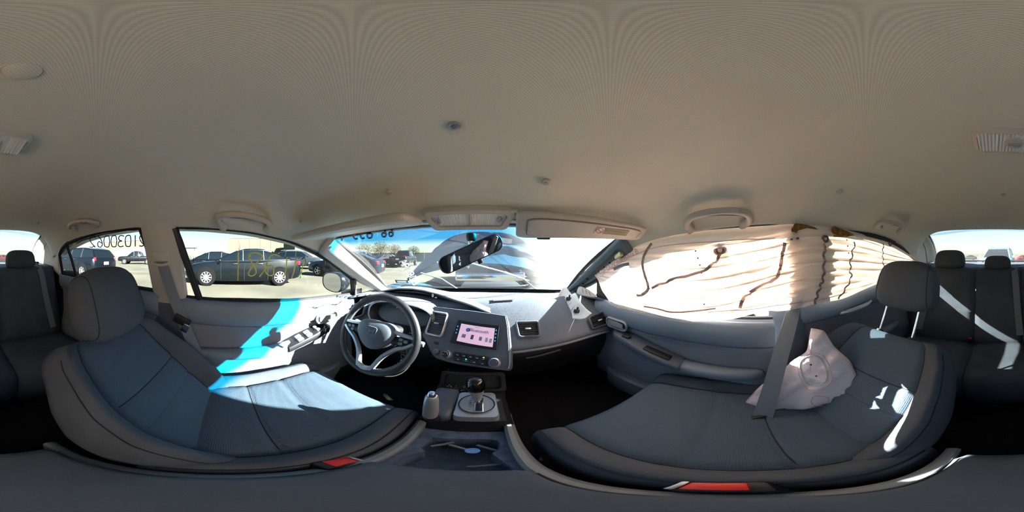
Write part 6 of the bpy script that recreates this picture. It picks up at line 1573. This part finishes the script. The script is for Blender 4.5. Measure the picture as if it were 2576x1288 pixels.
# ---- buildings
def building(nm, lab, p0, p1, h, depth, col, doors, ribs=9, cat='building'):
    a, b = Vector((p0[0], p0[1], 0)), Vector((p1[0], p1[1], 0)); d = (b - a); L = d.length; d.normalize(); n = Vector((-d.y, d.x, 0))
    if n.dot(-a) < 0: n = -n
    t = thing(nm, lab, cat, (a + b) / 2, 'yard buildings'); m = frame_rot(d, n)
    mid = (a + b) / 2
    MB().box(mid - n * depth / 2 + Vector((0, 0, h / 2)), (L, depth, h), m).build('wall', mat('wall_' + col, col, 0.9, vary=0.04, vscale=0.4), t)
    MB().box(mid - n * depth / 2 + Vector((0, 0, h + 0.08)), (L + 0.3, depth + 0.3, 0.16), m).build('roof', mat('roof_edge_grey', '#6a7078', 0.7), t)
    for k in range(ribs + 1): MB().box(a + d * L * k / ribs + n * 0.03 + Vector((0, 0, h / 2)), (0.10, 0.08, h), m).build('wall_rib', mat('wall_rib_' + col, col, 0.8), t)
    for f, w, hh, c2 in doors:
        dr = MB().box(a + d * L * f + n * 0.06 + Vector((0, 0, hh / 2)), (w, 0.12, hh), m, r=0.02).build('roller_door', mat('door_' + c2, c2, 0.6), t)
        for k in range(1, 5): MB().box(a + d * L * f + n * 0.125 + Vector((0, 0, hh * k / 5)), (w * 0.98, 0.02, 0.04), m).build('door_rib', M_SILVER, dr)
    return t
building('warehouse', 'long beige warehouse beyond the chrome wheeled sedan', pol(574, 46), pol(800, 52), 6.2, 18, '#48453a', [(.12, 6, 2.6, '#5c5c58'), (.38, 8, 2.2, '#585854')])
building('warehouse', 'pale warehouse with white roller doors in the left rear window', pol(262, 52), pol(400, 44), 5.6, 16, '#45423a', [(.35, 5, 3.4, '#5e6060'), (.58, 5, 3.4, '#5e6060'), (.82, 5, 3.4, '#5e6060')])
building('warehouse', 'grey green gabled shed beside the beige warehouse', pol(742, 40), pol(772, 42), 4.8, 6, '#38443e', [(.5, 1.2, 2.4, '#8a9690')], 3)
building('low_shed', 'low white shed on the horizon left of the beige warehouse', pol(492, 80), pol(562, 80), 3.4, 10, '#4c4a42', [(.3, 4, 2.2, '#7a7a74'), (.7, 4, 2.2, '#7a7a74')], 6)
cnp = thing('fuel_canopy', 'dark fuel station canopy on thin posts on the horizon', 'canopy', pol(474, 60).to_3d(), 'yard buildings')
c0 = pol(474, 60)
MB().box((c0.x, c0.y, 4.4), (6, 5.5, 0.7), r=0.1).build('canopy_roof', mat('canopy_grey', '#5a5c62', 0.7), cnp)
for dx, dy in ((-2, -1.9), (2, -1.9), (-2, 1.9), (2, 1.9)): MB().tube([(c0.x + dx, c0.y + dy, 0), (c0.x + dx, c0.y + dy, 4.1)], 0.12, 8).build('post', M_WHITE, cnp)
fl = thing('feather_flag', 'dark feather banner rising behind the black sedan roof', 'flag', pol(604, 30).to_3d())
c0 = pol(606, 30); MB().tube([(c0.x, c0.y, 0), (c0.x, c0.y, 3.8)], 0.03, 6).build('pole', M_SILVER, fl)
MB().grid([[(c0.x, c0.y, z), (c0.x + 0.05, c0.y + w * 0.9, z - 0.1)] for z, w in ((1.4, -0.55), (2.2, -0.5), (3.0, -0.3), (3.8, -0.05))]).build('banner', mat('banner_dark', '#4a2a26', 0.8), fl, solid=0.02)
rdp = thing('red_awning', 'red frame poking up behind the chrome wheeled sedan roof', 'awning', pol(645, 20).to_3d())
c0 = pol(648, 18); MB().box((c0.x, c0.y, 1.62), (1.6, 2.6, 0.22), Matrix.Rotation(R(12), 3, 'X'), r=0.05).build('frame', mat('red_paint', '#b23a30', 0.5), rdp)
for dy in (-1.1, 0, 1.1): MB().tube([(c0.x, c0.y + dy, 0), (c0.x, c0.y + dy, 1.62)], 0.05, 6).build('leg', mat('red_paint', '#b23a30', 0.5), rdp)
# ---- trees and fence on the horizon
def tree(lab, px, D, h, w, col, seed):
    c = pol(px, D); t = thing('bare_tree', lab, 'tree', (c.x, c.y, 0), 'trees on the horizon'); r_ = random.Random(seed)
    tk = MB(); tk.tube([(c.x, c.y, 0), (c.x + 0.1, c.y, h * .35), (c.x, c.y + .1, h * .6)], [.18, .13, .06], 7)
    for k in range(9):
        a = r_.uniform(0, 6.28); z0 = h * r_.uniform(.25, .5); tk.tube([(c.x, c.y, z0), (c.x + math.cos(a) * w * .25, c.y + math.sin(a) * w * .25, z0 + h * .2), (c.x + math.cos(a) * w * .42, c.y + math.sin(a) * w * .42, z0 + h * .36)], [.07, .05, .02], 5)
    tk.build('trunk', mat('bark', '#5a4c40', 0.95), t)
    cr_ = MB()
    for k in range(1400):
        a = r_.uniform(0, 6.28); e = r_.random() ** .5; zz = r_.uniform(-1, 1); rr = math.sqrt(1 - zz * zz) * e
        p = Vector((c.x + math.cos(a) * rr * w * .5, c.y + math.sin(a) * rr * w * .5, h * .62 + zz * e * h * .36)); s = r_.uniform(.06, .15)
        u = Vector((r_.uniform(-1, 1), r_.uniform(-1, 1), r_.uniform(-1, 1))).normalized() * s; v = u.orthogonal().normalized() * s * .5
        cr_.add([p - u, p + v, p + u, p - v], [(0, 1, 2, 3)])
    o = cr_.build('crown', mat('tree_' + col, col, 0.95, spec=0.05), t, smooth=False); o['kind'] = 'stuff'
tree('pale leafless tree left of the broad tree in the windscreen', 918, 42, 4.6, 5.0, '#55523c', 1)
tree('broad brown green tree above the small black sedan', 958, 40, 5.0, 4.4, '#474327', 2)
tree('round brown tree right of the broad tree', 992, 52, 5.2, 4.6, '#4c3f28', 3)
tree('small grey tree behind the black pickup tailgate', 1040, 44, 4.0, 3.6, '#454a3f', 4)
tree('dark tree seen through the glare right of the mirror', 1372, 46, 6.6, 6.0, '#25323a', 5)
tree('low dark tree further right in the windscreen glare', 1432, 50, 5.2, 6.5, '#2a383f', 6)
fc_ = thing('yard_fence', 'long grey green fence along the horizon ahead', 'fence', (0, 36, 0))
pa, pb = pol(900, 38), pol(1480, 38)
for k in range(26):
    q = pa.lerp(pb, k / 25); MB().tube([(q.x, q.y, 0), (q.x, q.y, 1.9)], 0.05, 6).build('post', M_SILVER, fc_)
for k in range(25):
    a, b = pa.lerp(pb, k / 25), pa.lerp(pb, (k + 1) / 25); d = (b - a).to_3d()
    MB().box(((a.x + b.x) / 2, (a.y + b.y) / 2, 0.95), (d.length * .98, 0.04, 1.7), frame_rot(d, Vector((-d.y, d.x, 0)))).build('panel', mat('fence_screen', '#4c5c5c', 0.9), fc_)

# bent frame of the passenger window, hanging outside below the curtain
bf = thing('broken_frame', 'bent dark metal window frame outside the passenger door', 'window frame', onx(1850, 826, 0.74))
MB().tube(cr([onx(1742, 818, 0.735), onx(1800, 806, 0.74), onx(1862, 796, 0.745), onx(1896, 792, 0.75)], 14), 0.011, 6).build('frame_bar', M_BLACK, bf)
MB().tube([onx(1896, 790, 0.75), onx(1893, 826, 0.75)], 0.010, 6).build('frame_post', mat('bare_painted_metal', '#5c6a70', 0.45, 0.3), bf)
MB().grid([[onx(1800, 808, 0.77), onx(1890, 796, 0.78)], [onx(1770, 826, 0.77), onx(1893, 826, 0.78)]]).build('crumpled_panel', mat('crumpled_metal', '#6b675c', 0.5, 0.3, bump=1.0, bscale=30), bf, solid=0.01)
MB().tube(cr([onx(1856, 822, 0.735), onx(1872, 816, 0.735), onx(1884, 808, 0.735), onx(1890, 796, 0.735)], 10), 0.005, 6).build('bright_rod', M_CHROME, bf)
